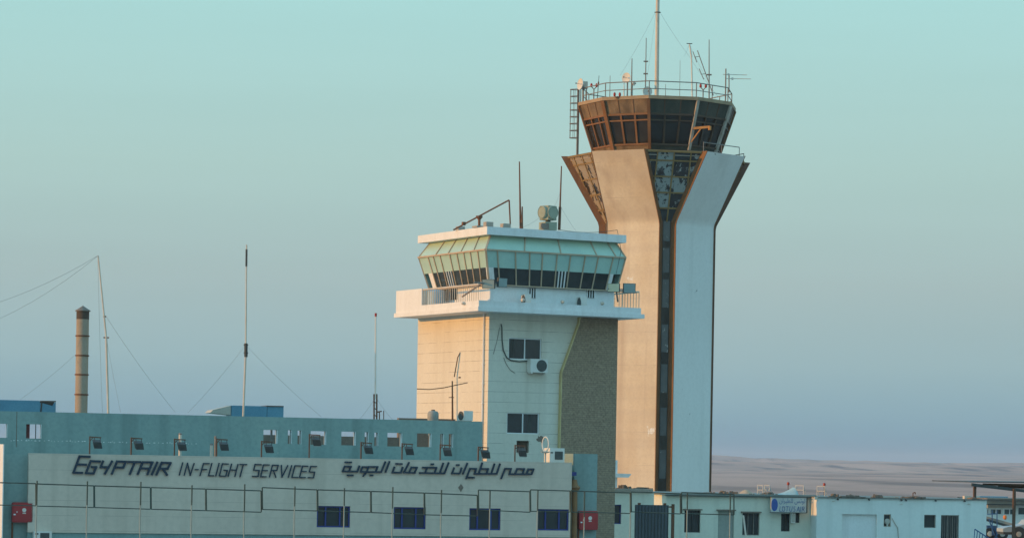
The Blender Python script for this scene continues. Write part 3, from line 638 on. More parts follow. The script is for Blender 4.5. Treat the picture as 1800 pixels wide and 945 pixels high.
# recessed corners: slot windows in the shaft, torn-film glazing in the flare
def corner_pts(d, r, z):                            # inner corners of the two panels beside the recess
    dl, dr = d-36, d+36
    return tp(dl, r, PW/2+.05, z), tp(dr, r, -PW/2-.05, z)
for k in range(5):
    d = 9+72*k
    l0, r0 = corner_pts(d, PR-PT+.12, 0); n = nv(d)
    up = Vector((0, 0, 1))
    m = MB(); m.prism([l0, r0, r0+up*z_f, l0+up*z_f], -n*.1); m.build('recess_wall', SLOTW, tt, smooth=False)
    segs = [(390, 425), (437, 480), (492, 541), (571, 619), (640, 690), (716, 765), (790, 840)]
    for va, vb in segs:
        w = MB()
        za, zb = zt_(vb, 197), zt_(va, 197)
        w.prism([l0.lerp(r0, .12)+n*.02+up*za, l0.lerp(r0, .88)+n*.02+up*za, l0.lerp(r0, .88)+n*.02+up*zb, l0.lerp(r0, .12)+n*.02+up*zb], -n*.015)
        w.build('slot_window', GLASS_SLOT, tt, smooth=False)
    l1, r1 = corner_pts(d, PR+FL-PT*.9, 0); lf, rf = corner_pts(d, PR-PT+.12, 0)
    A, B = lf+up*z_f, rf+up*z_f; C, D_ = r1+up*(z_t+.02), l1+up*(z_t+.02)
    nn = (B-A).cross(D_-A).normalized()
    if nn.dot(n) < 0: nn = -nn
    m = MB(); m.prism([A, B, C, D_], -nn*.06); gl = m.build('flare_glazing', DARK, tt, smooth=False)
    fm = MB()
    for t in (.19, .41, .635, .86):
        p, q_ = A.lerp(D_, t), B.lerp(C, t); fm.bar(p+nn*.03, q_+nn*.03, .09, .06, nn)
    fm.bar(D_+nn*.04-up*.05, C+nn*.04-up*.05, .12, .1, nn)
    W = (C-D_).length
    for s in (-.31, 0, .31):
        x = .5+s; p = D_.lerp(C, x)
        # run straight down the slope until the panel edge
        mid_b = A.lerp(B, .5); mid_t = D_.lerp(C, .5); half_b = (B-A).length/2
        tt_ = 0 if abs(s)*W <= half_b else (abs(s)*W-half_b)/(W/2-half_b)
        lo = mid_b.lerp(mid_t, tt_)+(C-D_).normalized()*(s*W)
        fm.bar(lo+nn*.035, p+nn*.035, .09, .05, nn)
    TS = [0, .19, .41, .635, .86, 1]; ex = (C-D_).normalized(); hb_ = (B-A).length/2; hw = W/2
    XS = [-hw, -.31*W, 0, .31*W, hw]
    GRID = ['DDDD', 'DFMD', 'DFFD', 'MFMM', 'DFDM']     # bottom row first: D dark, M scraps, F filmed
    def clip(poly, f):
        out = []
        for i in range(len(poly)):
            p, q = poly[i], poly[(i+1) % len(poly)]; a, b = f(p), f(q)
            if a >= 0: out.append(p)
            if a*b < 0: t_ = a/(a-b); out.append((p[0]+(q[0]-p[0])*t_, p[1]+(q[1]-p[1])*t_))
        return out
    for ri in range(5):
        for ci in range(4):
            po = [(-hb_, 0), (hb_, 0), (hw, 1), (-hw, 1)]
            for f in (lambda p: p[0]-XS[ci], lambda p: XS[ci+1]-p[0], lambda p: p[1]-TS[ri], lambda p: TS[ri+1]-p[1]):
                po = clip(po, f) if po else po
            if len(po) < 3: continue
            P3 = [A.lerp(B, .5).lerp(D_.lerp(C, .5), t_)+ex*x+nn*.012 for x, t_ in po]
            mm = GLASS_SUNLIT if k == 4 else {'D': GLASS_MID if (k and ri % 2) else GLASS, 'M': GLASS_MID, 'F': GLASS_FILMED}[GRID[ri][ci]]
            pm = MB(); pm.prism(P3, -nn*.01); pm.build('pane', mm, gl, smooth=False)
    fm.build('glazing_bars', paint('flare_bar_paint', (.34, .22, .09), (.22, .14, .06), scale=2, mix=.7) if k == 0 else bpy.data.materials['flare_bar_paint'], gl)
# deck on top of the flare
m = MB(); ring = []
for k in range(5):
    d = PHI0+72*k; ring += [tp(d, PR+FL-.62, -PW/2, z_t-.12), tp(d, PR+FL-.62, PW/2, z_t-.12)]
m.prism(ring, (0, 0, -.2)); m.build('deck', CONC, tt, smooth=False)
m = MB()
for k in range(5):
    d = PHI0+72*k
    if k not in (1, 2, 3): continue
    for s in (-1, 0, 1): q_ = tp(d, PR+FL-.45, s*PW*.48, z_t-.1); m.tube(q_, q_+Vector((0, 0, .75)), .025, n=6)
    m.tube(tp(d, PR+FL-.45, -PW*.48, z_t+.65), tp(d, PR+FL-.45, PW*.48, z_t+.65), .03, n=6)
m.build('deck_railing', STEEL, tt)
# cab
zc0, zc1 = zt_(263, 196), zt_(173.5, 194.5); zr1 = zt_(167.5, 194.5)
RC0, RC1 = 4.45, 5.58
def cv(d, z, k=0.0): r = RC0+(RC1-RC0)*(z-zc0)/(zc1-zc0)+k; return AX+nv(d)*r+Vector((0, 0, z))
lv = lambda v: zc0+(zc1-zc0)*(263-v)/(263-173.5)
za, zb, zd = lv(254), lv(211), lv(200)
m = MB(); m.prism([AX+nv(-9+36*k)*RC0*.98+Vector((0, 0, z_t-.1)) for k in range(10)], (0, 0, zc0-z_t+.12)); m.build('cab_base', BROWN_DK, tt, smooth=False)
m = MB(); m.prism([AX+nv(-9+36*k)*(RC1+.08)+Vector((0, 0, zc1)) for k in range(10)], (0, 0, zr1-zc1)); m.build('cab_roof', paint('roof_edge_brown', (.42, .30, .18), (.30, .2, .12), scale=1.5, mix=.7), tt, smooth=False)
GREYM = paint('grey_mullion', (.46, .42, .36), (.30, .24, .18), scale=2, mix=.8)
CABG = [glass_mat('cab_glass', (.018, .016, .014), rough=.12)]
for k in range(10):
    d0, d1 = -45+36*k, -9+36*k
    def fq(z0, z1, e=0.0): return [cv(d0, z0, e), cv(d1, z0, e), cv(d1, z1, e), cv(d0, z1, e)]
    n = nv((d0+d1)/2)
    fac = CAB_SHADED if k in (1, 2, 3, 4) else CAB_SUNLIT; frm = CAB_FRAME_SHADED if k in (1, 2, 3, 4) else BROWN  # front and right facets take the shaded copies, the rest the sunlit ones
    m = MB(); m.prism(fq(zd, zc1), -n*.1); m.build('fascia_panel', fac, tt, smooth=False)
    m = MB(); m.prism(fq(za, zd, -.06), -n*.05); w = m.build('window', CABG[0], tt, smooth=False)
    f = MB(); inw = Vector((-n.x, -n.y, 0))
    for t in (.345, .675):
        f.bar(cv(d0, za).lerp(cv(d1, za), t), cv(d0, zd).lerp(cv(d1, zd), t), .13, .1, n)
    f.bar(cv(d0, zb), cv(d1, zb), .1, .1, n); f.bar(cv(d0, zd), cv(d1, zd), .14, .13, n); f.bar(cv(d0, za), cv(d1, za), .12, .12, n)
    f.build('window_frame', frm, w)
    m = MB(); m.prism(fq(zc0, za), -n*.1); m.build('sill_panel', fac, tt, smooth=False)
    s_ = MB()
    for t in (.33, .66): s_.bar(cv(d0, zd+.05, .015).lerp(cv(d1, zd+.05, .015), t), cv(d0, zc1-.03, .015).lerp(cv(d1, zc1-.03, .015), t), .05, .03, n)
    s_.build('fascia_joint', BROWN_DK, tt)
    m = MB(); m.bar(cv(d1, zc0, .02), cv(d1, zc1-.01, .02), (.20 if d1 < 40 else .30), .16, nv(d1))
    m.build('mullion', GREYM if abs(d1-27) < 1 else (GREYM if abs(d1-63) < 1 else BROWN) if True else (paint('grey_mullion', (.45, .42, .36), (.34, .30, .25), scale=2, mix=.7) if abs(d1-63) < 1 else BROWN), tt,
            'pale painted cab mullion' if abs(d1-27) < 1 else None)
# hoist arm on the pale mullion
p = cv(27, lv(224), .1); q_ = p+nv(15)*.2+tv(0)*1.05+Vector((0, 0, .1))
m = MB(); m.bar(p, q_, .14, .16); m.bar(cv(27, lv(249), .1), p.lerp(q_, .5), .07, .07); m.tube(q_-Vector((0, 0, .22)), q_+Vector((0, 0, .05)), .11, n=10); m.build('hoist_arm', ORANGE if False else paint('orange_arm_paint', (.62, .27, .08), (.45, .18, .05), scale=3), tt)
# caged ladder on the left of the cab
def TP(u, v, D): return at(u, v, D)
lx0 = TP(1015, 262, 199.5)
m = MB()
lt_top = zt_(160, 199.5); lt_bot = z_t-.1
Lf = Frame((lx0.x, lx0.y), 90-10)
for s in (-.2, .2): m.tube(Lf.p(s, 0, lt_bot), Lf.p(s, 0, lt_top), .055, n=6)
k = lt_bot+.3
while k < lt_top: m.tube(Lf.p(-.2, 0, k), Lf.p(.2, 0, k), .02, n=5); k += .3
ld = m.build('ladder', STEEL, tt)
m = MB(); hoops = [160, 172, 184, 196, 208, 220, 232, 245]
arc = [Lf.p(.28*math.cos(R(t))*1.0, .58*math.sin(R(t)), 0) for t in range(0, 181, 20)]
for v in hoops:
    z = zt_(v, 199.5); m.path([p+Vector((0, 0, z)) for p in arc], .028, 5)
for i in (2, 4, 6, 8):
    m.tube(arc[i]+Vector((0, 0, zt_(245, 199.5))), arc[i]+Vector((0, 0, zt_(160, 199.5))), .016, n=5)
m.build('safety_cage', STEEL, ld)
# roof railing
RR = 5.35; z_rl = zr1
m = MB(); pts = [AX+nv(-9+36*k)*RR+Vector((0, 0, z_rl)) for k in range(10)]
for k in range(10):
    p, q_ = pts[k], pts[(k+1) % 10]; up = Vector((0, 0, 1))
    m.tube(p, p+up*1.0, .035, n=6); m.tube(p+up*1.0, q_+up*1.0, .035, n=6)
    m.tube(p+up*.48, q_+up*.48, .028, n=6)
    h = p.lerp(q_, .5)
    if k % 2: m.tube(h, h+up*1.0, .03, n=6)
m.build('roof_railing', STEEL, tt)

# things standing on the tall tower's roof
ROOF = 'aerials on the tall tower roof'
def rp(u, y, v=None):                              # a point over the roof on column u, y metres nearer (-) or farther (+) than the axis
    D = TY+y; p = at(u, 160 if v is None else v, D)
    if v is None: p.z = z_rl
    return p
def rwhip(u0, u1, v1, y, r, mat, label, joints=(), name='roof_antenna', sleeve=None):
    b = rp(u0, y); t = rp(u1, y, v1); return whip(name, label, b, t, r, mat, ROOF, sleeve, joints)
b = rp(1154.5, 0); tpt = rp(1157, 0, -70)
t = thing('mast', b, 'very tall pale thick mast rising from the middle of the tall tower roof', 'mast')
m = MB(); m.tube(b, tpt, .155, .12, n=14); m.build('pole', MAST, t)
m = MB(); m.lathe(b, [(.30, 0), (.28, .12), (.18, .32), (.17, .4)], 14); m.build('foot', DARK, t)
m = MB(); c = rp(1156, 0, 22); m.lathe(c, [(.16, -.05), (.2, 0), (.16, .05)], 14); m.cbox(c, .46, .05, .05); m.build('guy_collar', STEEL, t)
wire(sag(rp(1152, 0, 22), rp(1090, -2, 133), .15), 'thin guy wire sloping left from the tall mast to the tower roof', .011, group='guy wires of the tall mast')
wire(sag(rp(1160, 0, 22), rp(1212, 1, 100), .1)+sag(rp(1212, 1, 100), rp(1262, 3, 170), .1)[1:], 'thin guy wire sloping right from the tall mast to the tower roof', .011, group='guy wires of the tall mast')
wire(sag(rp(1153, 0, 22), rp(1140, -3, 120), .05)+[rp(1131, -4, 168)], 'thin guy wire dropping almost straight from the tall mast collar', .010, group='guy wires of the tall mast')
rwhip(1110, 1111, 103, -1.5, .055, STEEL, 'short dark pole antenna beside the round white dish on the tall tower')
rwhip(1134.5, 1136, 67, -3, .045, STEEL, 'slim dark pole antenna just left of the tall pale mast', (.42, .62))
rwhip(1195, 1195.5, 106, -2, .02, STEEL, 'hair thin whip antenna right of the tall mast', sleeve=(0, .13, .05))
rwhip(1247, 1246.5, 70, .5, .05, STEEL, 'dark pole antenna carrying the leaning dipole beam near the right rail', (.48,))
rwhip(1072, 1072.5, 133, -3, .03, STEEL, 'thin white tipped rod antenna behind the left part of the roof rail')
rwhip(1050, 1053, 133, -2, .03, DARK, 'slightly slanting dark rod antenna near the red lamps on the left', sleeve=(.6, .75, .05))
rwhip(1170, 1170, 148, -4, .025, STEEL, 'very short rod antenna just right of the tall mast foot')
rwhip(1097, 1097, 145, -4, .05, DISH, 'short stubby white antenna under the round dish')
b = rp(1218, 1); t = thing('roof_antenna', b, 'white jointed antenna mast with a small flat crosspiece on top', 'antenna', ROOF)
m = MB(); k1 = rp(1215.5, 1, 100); k2 = rp(1212, 1, 78); m.tube(b, k1, .055, .05, n=8); m.tube(k1, k2, .065, .055, n=8); m.build('pole', DISH, t)
m = MB(); c = rp(1212, 1, 77); m.cbox(c, .40, .06, .05); m.build('crosspiece', DARK, t)
wire(sag(k2, rp(1202, 0, 100), .05), 'thin stay drooping left from the white jointed antenna', .01, group='guy wires of the tall mast')
wire(sag(k2, rp(1246, 0, 145), .1), 'thin stay drooping right from the white jointed antenna', .01, group='guy wires of the tall mast')
b = rp(1254, 0); t = thing('dipole_antenna', b, 'leaning double dipole beam antenna bolted to the dark right pole', 'antenna', ROOF)
m = MB(); k1, k2 = rp(1226, 0, 89), rp(1254, 0, 168); m.tube(k2, k1, .032, n=6); m.build('boom', STEEL, t)
m = MB()
for (ua, va, ub, vb), (uc, vc, ue, ve) in (((1218, 91, 1225, 110), (1222, 100.5, 1230, 99.5)), ((1229, 121, 1237, 140), (1233, 131, 1241, 129.5))):
    m.tube(rp(ua, -.05, va), rp(ub, -.05, vb), .028, n=6); m.tube(rp(uc, -.05, vc), rp(ue, 0, ve), .02, n=6)
m.build('dipoles', STEEL, t)
b = rp(1275.5, 1.5); t = thing('yagi_antenna', b, 'pair of sideways rod aerials on two posts at the far right of the roof rail', 'antenna', ROOF)
m = MB(); m.tube(b, rp(1276, 1.5, 121), .045, n=6); m.tube(rp(1281.5, 1.5, 163), rp(1281.5, 1.5, 131), .04, n=6); m.build('post', STEEL, t)
m = MB(); m.tube(rp(1271, 1.4, 131), rp(1313, 1.4, 132), .024, n=6); m.tube(rp(1277, 1.3, 138.3), rp(1320, 1.3, 139), .024, n=6); m.build('rod', MAST, t)
m = MB(); m.cbox(rp(1280.5, 1.38, 131), .12, .12, .14); m.cbox(rp(1287.5, 1.28, 138.6), .14, .12, .16); m.build('feed_box', DISH, t)
def dish(label, c, foot, r, dg, tilt=0, deep=.3):
    t = thing('dish_antenna', foot, label, 'dish antenna', 'dish antennas on the tall tower roof')
    n = Vector((math.sin(R(dg))*math.cos(R(tilt)), -math.cos(R(dg))*math.cos(R(tilt)), math.sin(R(tilt))))
    m = MB(); m.lathe(c, [(r*.06, -deep*r), (r*.55, -deep*r*.75), (r*.9, -deep*r*.25), (r, 0), (r*1.0, .03), (r*.85, .02-deep*.12*r), (r*.1, -deep*r*.2)], 28, n); m.build('reflector', DISH, t)
    m = MB(); bk = c-n*(deep*r+.06); m.tube(c-n*(deep*r*.9), bk, .06, n=8); m.tube(bk, Vector((bk.x, bk.y, foot.z)), .05, n=8); m.build('support', STEEL, t)
    m = MB(); tip = c+n*r*.85; m.tube(c-n*deep*r*.2, tip, .015, n=5); m.cbox(tip, .08, .08, .1); m.build('feed_horn', STEEL, t)
    return t
dish('large white dish antenna at the left corner of the tall tower roof, by the ladder', rp(1020, -1, 148), rp(1022, -1), .40, -62, 5, .5)
dish('round white dish antenna halfway up the dark pole on the tall tower', rp(1101, -2, 137), rp(1107, -1.6), .36, -38, 3, .25)
dish('white drum dish antenna low at the mast foot behind the rail', rp(1138, -3.4, 161), rp(1140, -3), .34, 14, 0, .35)
dish('small white dish antenna facing right behind the dark pole on the tall tower', rp(1114, -.4, 147), rp(1112, -.6), .16, 60, 0, .4)
b = rp(1026, -.5); t = thing('equipment_box', b, 'beige cabinet on legs beside the large dish, left corner of the tall tower roof', 'equipment box')
m = MB(); c = rp(1026, -.5, 150); m.cbox(c, .46, .4, .5, 20); m.build('cabinet', MAST, t)
m = MB()
for sx, sy in ((-.2, -.16), (.2, -.16), (.2, .16), (-.2, .16)): m.tube((b.x+sx, b.y+sy, b.z), (b.x+sx, b.y+sy, c.z-.2), .03, n=6)
m.build('legs', STEEL, t)
def twin_lamp(u, v, y, label):
    b = rp(u, y); t = thing('obstruction_lamp', b, label, 'warning lamp', 'twin red warning lamps on the tall tower roof')
    h = rp(u, y, v).z; m = MB(); m.tube(b, (b.x, b.y, h-.2), .035, n=6); m.tube((b.x, b.y, h-.22), (b.x-.18, b.y, h-.02), .03, n=6); m.tube((b.x, b.y, h-.22), (b.x+.18, b.y, h-.02), .03, n=6); m.build('forked_post', RUST, t)
    for s in (-.18, .18):
        m = MB(); m.lathe((b.x+s, b.y, h), [(.05, -.06), (.085, 0), (.085, .12), (.05, .2), (.02, .22)], 12); m.build('lamp', RED_LAMP, t)
twin_lamp(1044, 152, -1.5, 'twin red warning lamp on a forked post, left part of the tall tower roof')
twin_lamp(1236, 153, -2.5, 'twin red warning lamp on a forked post, right part of the tall tower roof')
twin_lamp(1085, 168, -4.6, 'twin red warning lamp set low at the front roof edge under the round dish')

# ------------------------------------------------------------------ catering building with the sign wall
sw0 = at(900, 800, 122); SW = Frame(sw0, 17)
a_l, a_r = SW.fb(50, 850)[0], SW.fb(1005, 850)[0]
z_sw = SW.fb(500, 803.5)[1]; z_cl = SW.fb(500, 939)[1]
cb = thing('catering_building', SW.p(a_l+8, 3, 0), 'long low teal catering building with a cream sign wall along its front', 'building')
wins = [SW.rect(557, 888.5, 615.5, 926), SW.rect(692, 890.5, 748.5, 929), SW.rect(825, 892.5, 880, 931), SW.rect(944.5, 894, 1000, 931.5)]
m = MB(); m.wall(SW, a_l, a_r, z_cl, z_sw, 0, .3, wins); m.build('sign_wall', SIGN_CLAD, cb, smooth=False)
m = MB(); m.box(SW, a_l-.0, a_r, .06, .3, 0, z_cl-.004); m.build('plinth', TEAL_DK, cb, smooth=False)
for w_ in wins: window(cb, SW, 0, w_, [.27, .70], BLUE_FR, GLASS, .10, .06)
m = MB(); a_pl = SW.fb(-45, 850, .45)[0]
m.box(SW, a_pl, a_r-.02, .302, 5.0, 0, z_sw-.05); m.build('front_block', TEAL, cb, smooth=False)
# upper screen wall with see-through openings
b_s = 3.4
zs0, zs1 = z_sw-.06, None
tl_, tr_ = SW.fb(20, 721.5, b_s), SW.fb(847, 741, b_s)
zs1 = (tl_[1]+tr_[1])/2; a_s0 = SW.fb(-45, 760, b_s)[0]; a_s1 = SW.fb(848, 770, b_s)[0]
ops = [(-12, 744, 13, 768.5), (46, 745, 73, 770), (463, 755, 488, 779), (506, 755.5, 513, 779.5), (523, 756, 530, 780), (546, 757, 573.5, 781), (600, 758, 625.5, 782),
       (641, 759, 648, 783), (658, 759.5, 665, 783.5), (681, 760, 707, 784), (733, 761, 758.5, 785), (774, 762, 780, 786), (789, 762, 796.5, 786)]
orc = [SW.rect(u0, v0, u1, v1, b_s) for u0, v0, u1, v1 in ops]
m = MB(); m.wall(SW, a_s0, a_s1, zs0, zs1, b_s, b_s+.35, orc); m.build('screen_wall', TEAL, cb, smooth=False)
for h in orc:
    m = MB(); m.box(SW, h[1]-.02, h[1]-.003, b_s+.003, b_s+.347, h[2]+.003, h[3]-.003); m.build('opening_reveal', WHITE_TRIM, cb)
m = MB(); h = orc[1]; m.box(SW, h[0]+.003, h[0]+.16, b_s+.1, b_s+.3, h[2]+.003, h[3]-.003); m.build('opening_shutter', paint('maroon_board', (.16, .05, .04), (.1, .03, .03)), cb)
m = MB(); h = orc[1]; x = h[0]+(h[1]-h[0])*.66; m.tube(SW.p(x, b_s+.2, h[2]), SW.p(x, b_s+.2, h[3]), .02, n=6); m.build('opening_post', DARK, cb)
m = MB()
k = a_s0+1.5
while k < a_s0+9.5:
    w_ = random.uniform(.02, .09); z = SW.fb(200, 777, b_s)[1]+random.uniform(-.02, .02)+.0; m.box(SW, k, k+w_, b_s-.012, b_s+.001, z, z+random.uniform(.015, .035)); k += w_+random.uniform(.02, .16)
m.build('plaster_crumbs', WHITE_TRIM, cb)
m = MB(); x = SW.fb(29, 760, b_s)[0]; m.box(SW, x-.012, x+.012, b_s-.008, b_s+.002, zs0+.3, zs1-.02); m.build('wall_joint', CONC_DK, cb)
# roof of the upper block behind the screen wall
a_k0, a_k1 = SW.fb(455, 770, b_s+7)[0], SW.fb(815, 770, b_s+7)[0]
m = MB(); m.box(SW, a_s0, a_s1-.2, 5.0, 14, 0, z_sw+.05); m.build('rear_block', TEAL_DK, cb, smooth=False)
zk = SW.fb(640, 767, b_s+7)[1]
m = MB(); m.box(SW, a_k0, SW.fb(700, 770, b_s+7)[0], b_s+7, b_s+7.3, z_sw+.05, zk); m.box(SW, SW.fb(700, 770, b_s+7)[0]+.01, a_k1, b_s+7, b_s+7.3, z_sw+.05, zk+.9); m.build('roof_parapet', CONC_DK, cb, smooth=False)
# lettering
def stroke(m, pts, w, conv, d0, fr=SW, b=0.0):
    P2 = [fr.fb(*conv(x, y), b) for x, y in pts]
    for i in range(len(P2)-1):
        (a0, z0), (a1, z1) = P2[i], P2[i+1]; dx, dz = a1-a0, z1-z0; l = math.hypot(dx, dz) or 1
        ex, ez = dx/l*w*.42, dz/l*w*.42; nx_, nz_ = -dz/l*w/2, dx/l*w/2
        q = [(a0-ex+nx_, z0-ez+nz_), (a1+ex+nx_, z1+ez+nz_), (a1+ex-nx_, z1+ez-nz_), (a0-ex-nx_, z0-ez-nz_)]
        m.prism([fr.p(x, b-d0-.0013*((m.n) % 9), z) for x, z in q], fr.eb*(d0-.012)); m.n += 1
cE = lambda x, y: (100+x/3.75, 780+y/3.75)
LET = [[(215, 82), (148, 80), (108, 186), (165, 188)], [(128, 132), (190, 134)],
       [(282, 113), (222, 111), (190, 190), (240, 192), (258, 150), (230, 149)],
       [(303, 112), (287, 150), (338, 151)], [(362, 113), (315, 193)],
       [(362, 193), (395, 113), (452, 115), (437, 153), (382, 152)],
       [(468, 116), (548, 117)], [(512, 117), (480, 195)],
       [(532, 195), (565, 118), (628, 119), (596, 197)], [(552, 158), (610, 160)],
       [(660, 120), (625, 198)],
       [(655, 199), (690, 121), (748, 123), (728, 161), (676, 160)], [(697, 161), (724, 201)]]
m = MB(); m.n = 0
for s in LET: stroke(m, s, .088, cE, .09)
m.build('sign_lettering', SIGN_BLUE, cb, 'bold slanting dark blue letters reading EGYPTAIR', smooth=False)
THIN = [[(828, 122), (806, 202)], [(838, 204), (860, 124), (878, 204), (903, 126)], [(912, 166), (930, 166)], [(942, 206), (965, 126), (1002, 127)], [(952, 166), (985, 166)],
        [(1020, 126), (998, 206), (1032, 207)], [(1068, 126), (1046, 208)], [(1128, 130), (1090, 128), (1070, 208), (1112, 210), (1122, 172), (1100, 170)],
        [(1150, 130), (1128, 210)], [(1192, 132), (1172, 212)], [(1140, 168), (1182, 170)], [(1205, 132), (1250, 133)], [(1228, 133), (1206, 213)],
        [(1345, 134), (1305, 132), (1296, 170), (1332, 172), (1325, 212), (1288, 210)], [(1398, 136), (1360, 135), (1342, 213), (1378, 214)], [(1350, 172), (1386, 173)],
        [(1400, 215), (1420, 137), (1458, 138), (1448, 172), (1410, 172)], [(1425, 172), (1442, 216)], [(1478, 138), (1482, 216), (1520, 140)], [(1546, 140), (1524, 217)],
        [(1606, 142), (1568, 141), (1548, 217), (1588, 218)], [(1652, 144), (1618, 143), (1598, 218), (1636, 219)], [(1608, 178), (1642, 179)],
        [(1710, 146), (1672, 145), (1662, 182), (1698, 183), (1690, 220), (1655, 219)]]
m = MB(); m.n = 0
for s in THIN[:13]: stroke(m, s, .046, cE, .07)
m.build('sign_lettering', SIGN_BLUE, cb, 'thin slanting dark blue letters reading IN-FLIGHT', smooth=False)
m = MB(); m.n = 0
for s in THIN[13:]: stroke(m, s, .046, cE, .07)
m.build('sign_lettering', SIGN_BLUE, cb, 'thin slanting dark blue letters reading SERVICES', smooth=False)
cA = lambda x, y: (580+x/4.737, 790+y/4.737)
ARA = [[(1676, 200), (1692, 160), (1648, 160), (1634, 199)], [(1676, 201), (1490, 201)], [(1600, 200), (1614, 157), (1556, 157), (1538, 200)], [(1492, 200), (1504, 156), (1456, 155), (1424, 235)],
       [(1412, 118), (1385, 198), (1200, 198)], [(1366, 118), (1340, 197)], [(1300, 197), (1314, 157), (1250, 157)], [(1264, 110), (1236, 197)], [(1202, 198), (1214, 156), (1164, 155), (1132, 236)],
       [(1152, 229), (1166, 229)], [(1182, 230), (1196, 230)], [(1140, 113), (1106, 196)], [(1092, 152), (1078, 195), (1014, 194), (1030, 150)], [(1052, 125), (1070, 125)],
       [(985, 108), (950, 194), (745, 191)], [(940, 112), (912, 192)], [(868, 191), (884, 147), (812, 146)], [(842, 118), (858, 118)], [(770, 146), (806, 147), (790, 190)],
       [(700, 190), (722, 146), (676, 144), (656, 188)], [(704, 190), (612, 187)], [(655, 106), (614, 187)], [(602, 146), (588, 188), (518, 187), (534, 144)], [(548, 115), (563, 115)], [(580, 116), (595, 116)],
       [(492, 98), (460, 183)], [(458, 100), (424, 183), (300, 183)], [(378, 182), (394, 140), (318, 140)], [(335, 210), (352, 210)], [(302, 183), (254, 181), (268, 141), (318, 142), (302, 183), (276, 216)],
       [(242, 134), (226, 179), (104, 177), (120, 137), (172, 138), (156, 177)], [(126, 102), (142, 102)], [(158, 103), (174, 103)], [(144, 210), (160, 210)], [(172, 211), (188, 211)]]
m = MB(); m.n = 0
for s in ARA: stroke(m, s, .070, cA, .09)
m.build('sign_lettering', SIGN_BLUE, cb, 'slanting dark blue Arabic lettering', smooth=False)
m = MB(); cx, cz = SW.fb(810, 856.5)
m.prism([SW.p(cx+x, -.004, cz+z) for x, z in ((0, .17), (.07, .09), (.12, .01), (.05, -.1), (.01, -.19), (-.06, -.08), (-.12, 0), (-.05, .1))], SW.eb*.003); m.build('wall_stain', CONC_DK, cb)
# lamps along the top of the sign wall
LG = 'sign lamps along the top of the sign wall'
def sign_lamp(base, label, hgt=.80):
    dg = 17+random.uniform(-9, 9); fr = Frame(base, dg); hgt *= 1
    t = thing('sign_lamp', base, label, 'sign lamp', LG); P = lambda a, b, z: base+fr.ea*a+fr.eb*b+Vector((0, 0, z))
    m = MB(); m.bar(P(0, 0, 0), P(0, 0, hgt), .05, .05, fr.eb); m.bar(P(-.02, 0, hgt-.03), P(.46, -.02, hgt-.05), .05, .045); m.bar(P(0, 0, hgt-.2), P(.12, 0, hgt-.06), .03, .03); m.build('bracket', RUST, t)
    m = MB(); m.tube(P(.18, -.03, hgt-.05), P(.18, -.08, hgt-.2), .018, n=6); m.tube(P(.42, -.03, hgt-.05), P(.42, -.08, hgt-.2), .018, n=6); m.build('yoke', DARK, t)
    # wedge-shaped head tipped towards the wall
    q0 = [P(.10, -.22, hgt-.24), P(.44, -.22, hgt-.24), P(.44, .05, hgt-.14), P(.10, .05, hgt-.14)]
    q1 = [P(.17, -.16, hgt-.50), P(.50, -.16, hgt-.50), P(.50, .02, hgt-.44), P(.17, .02, hgt-.44)]
    m = MB(); m.hexa(q1+q0); hd = m.build('lamp_head', DARK, t, smooth=False)
    m = MB(); m.box(Frame(P(.0, 0, 0), dg), .2, .47, -.15, .0, P(0, 0, hgt-.525).z, P(0, 0, hgt-.505).z); m.build('lamp_glass', LAMP_FACE, hd)
    return t
lu = [(158, 766, 'above the large letter E, first lamp from the left'), (231, 768, 'second from the left, above the bold letters'), (307, 770, 'in front of the tallest sunlit pipe'),
      (381, 770, 'just right of the short sunlit pipe'), (460, 774, 'above the gap before SERVICES'), (544, 762, 'on a taller bracket before an opening, ending SERVICES'),
      (635, 776, 'over the left end of the Arabic lettering'), (707, 778, 'over the middle of the Arabic lettering, below the widest wall opening'), (774, 780, 'under the two narrow openings nearest the tower'),
      (841, 784, 'at the corner where the teal wall ends'), (905.5, 781, 'in front of the dark vent of the short tower')]
for u, v, lab in lu:
    a, z = SW.fb(u, v, .12); zb = z_sw; sign_lamp(SW.p(a, .12, zb), 'rusty bracket sign lamp '+lab, z-zb)
def pipe(u, v1, r, b, label, mat=MAST):
    a, z = SW.fb(u, v1, b); t = thing('vent_pipe', SW.p(a, b, z_sw-.05), label, 'vent pipe', 'sunlit vent pipes behind the sign wall')
    m = MB(); m.tube(SW.p(a, b, z_sw-.05), SW.p(a, b, z), r, n=12); m.build('pipe', mat, t)
    m = MB(); m.lathe(SW.p(a, b, z), [(r*1.1, -.02), (r*1.15, .02), (r*.7, .06)], 12); m.build('cap', STEEL, t)
pipe(317, 762.5, .065, 1.0, 'taller sunlit vent pipe rising behind the third sign lamp')
pipe(372, 781, .06, 1.0, 'short sunlit vent pipe just left of the fourth sign lamp')
pipe(379, 768, .05, 1.2, 'thin grey pipe right behind the fourth sign lamp bracket', STEEL)
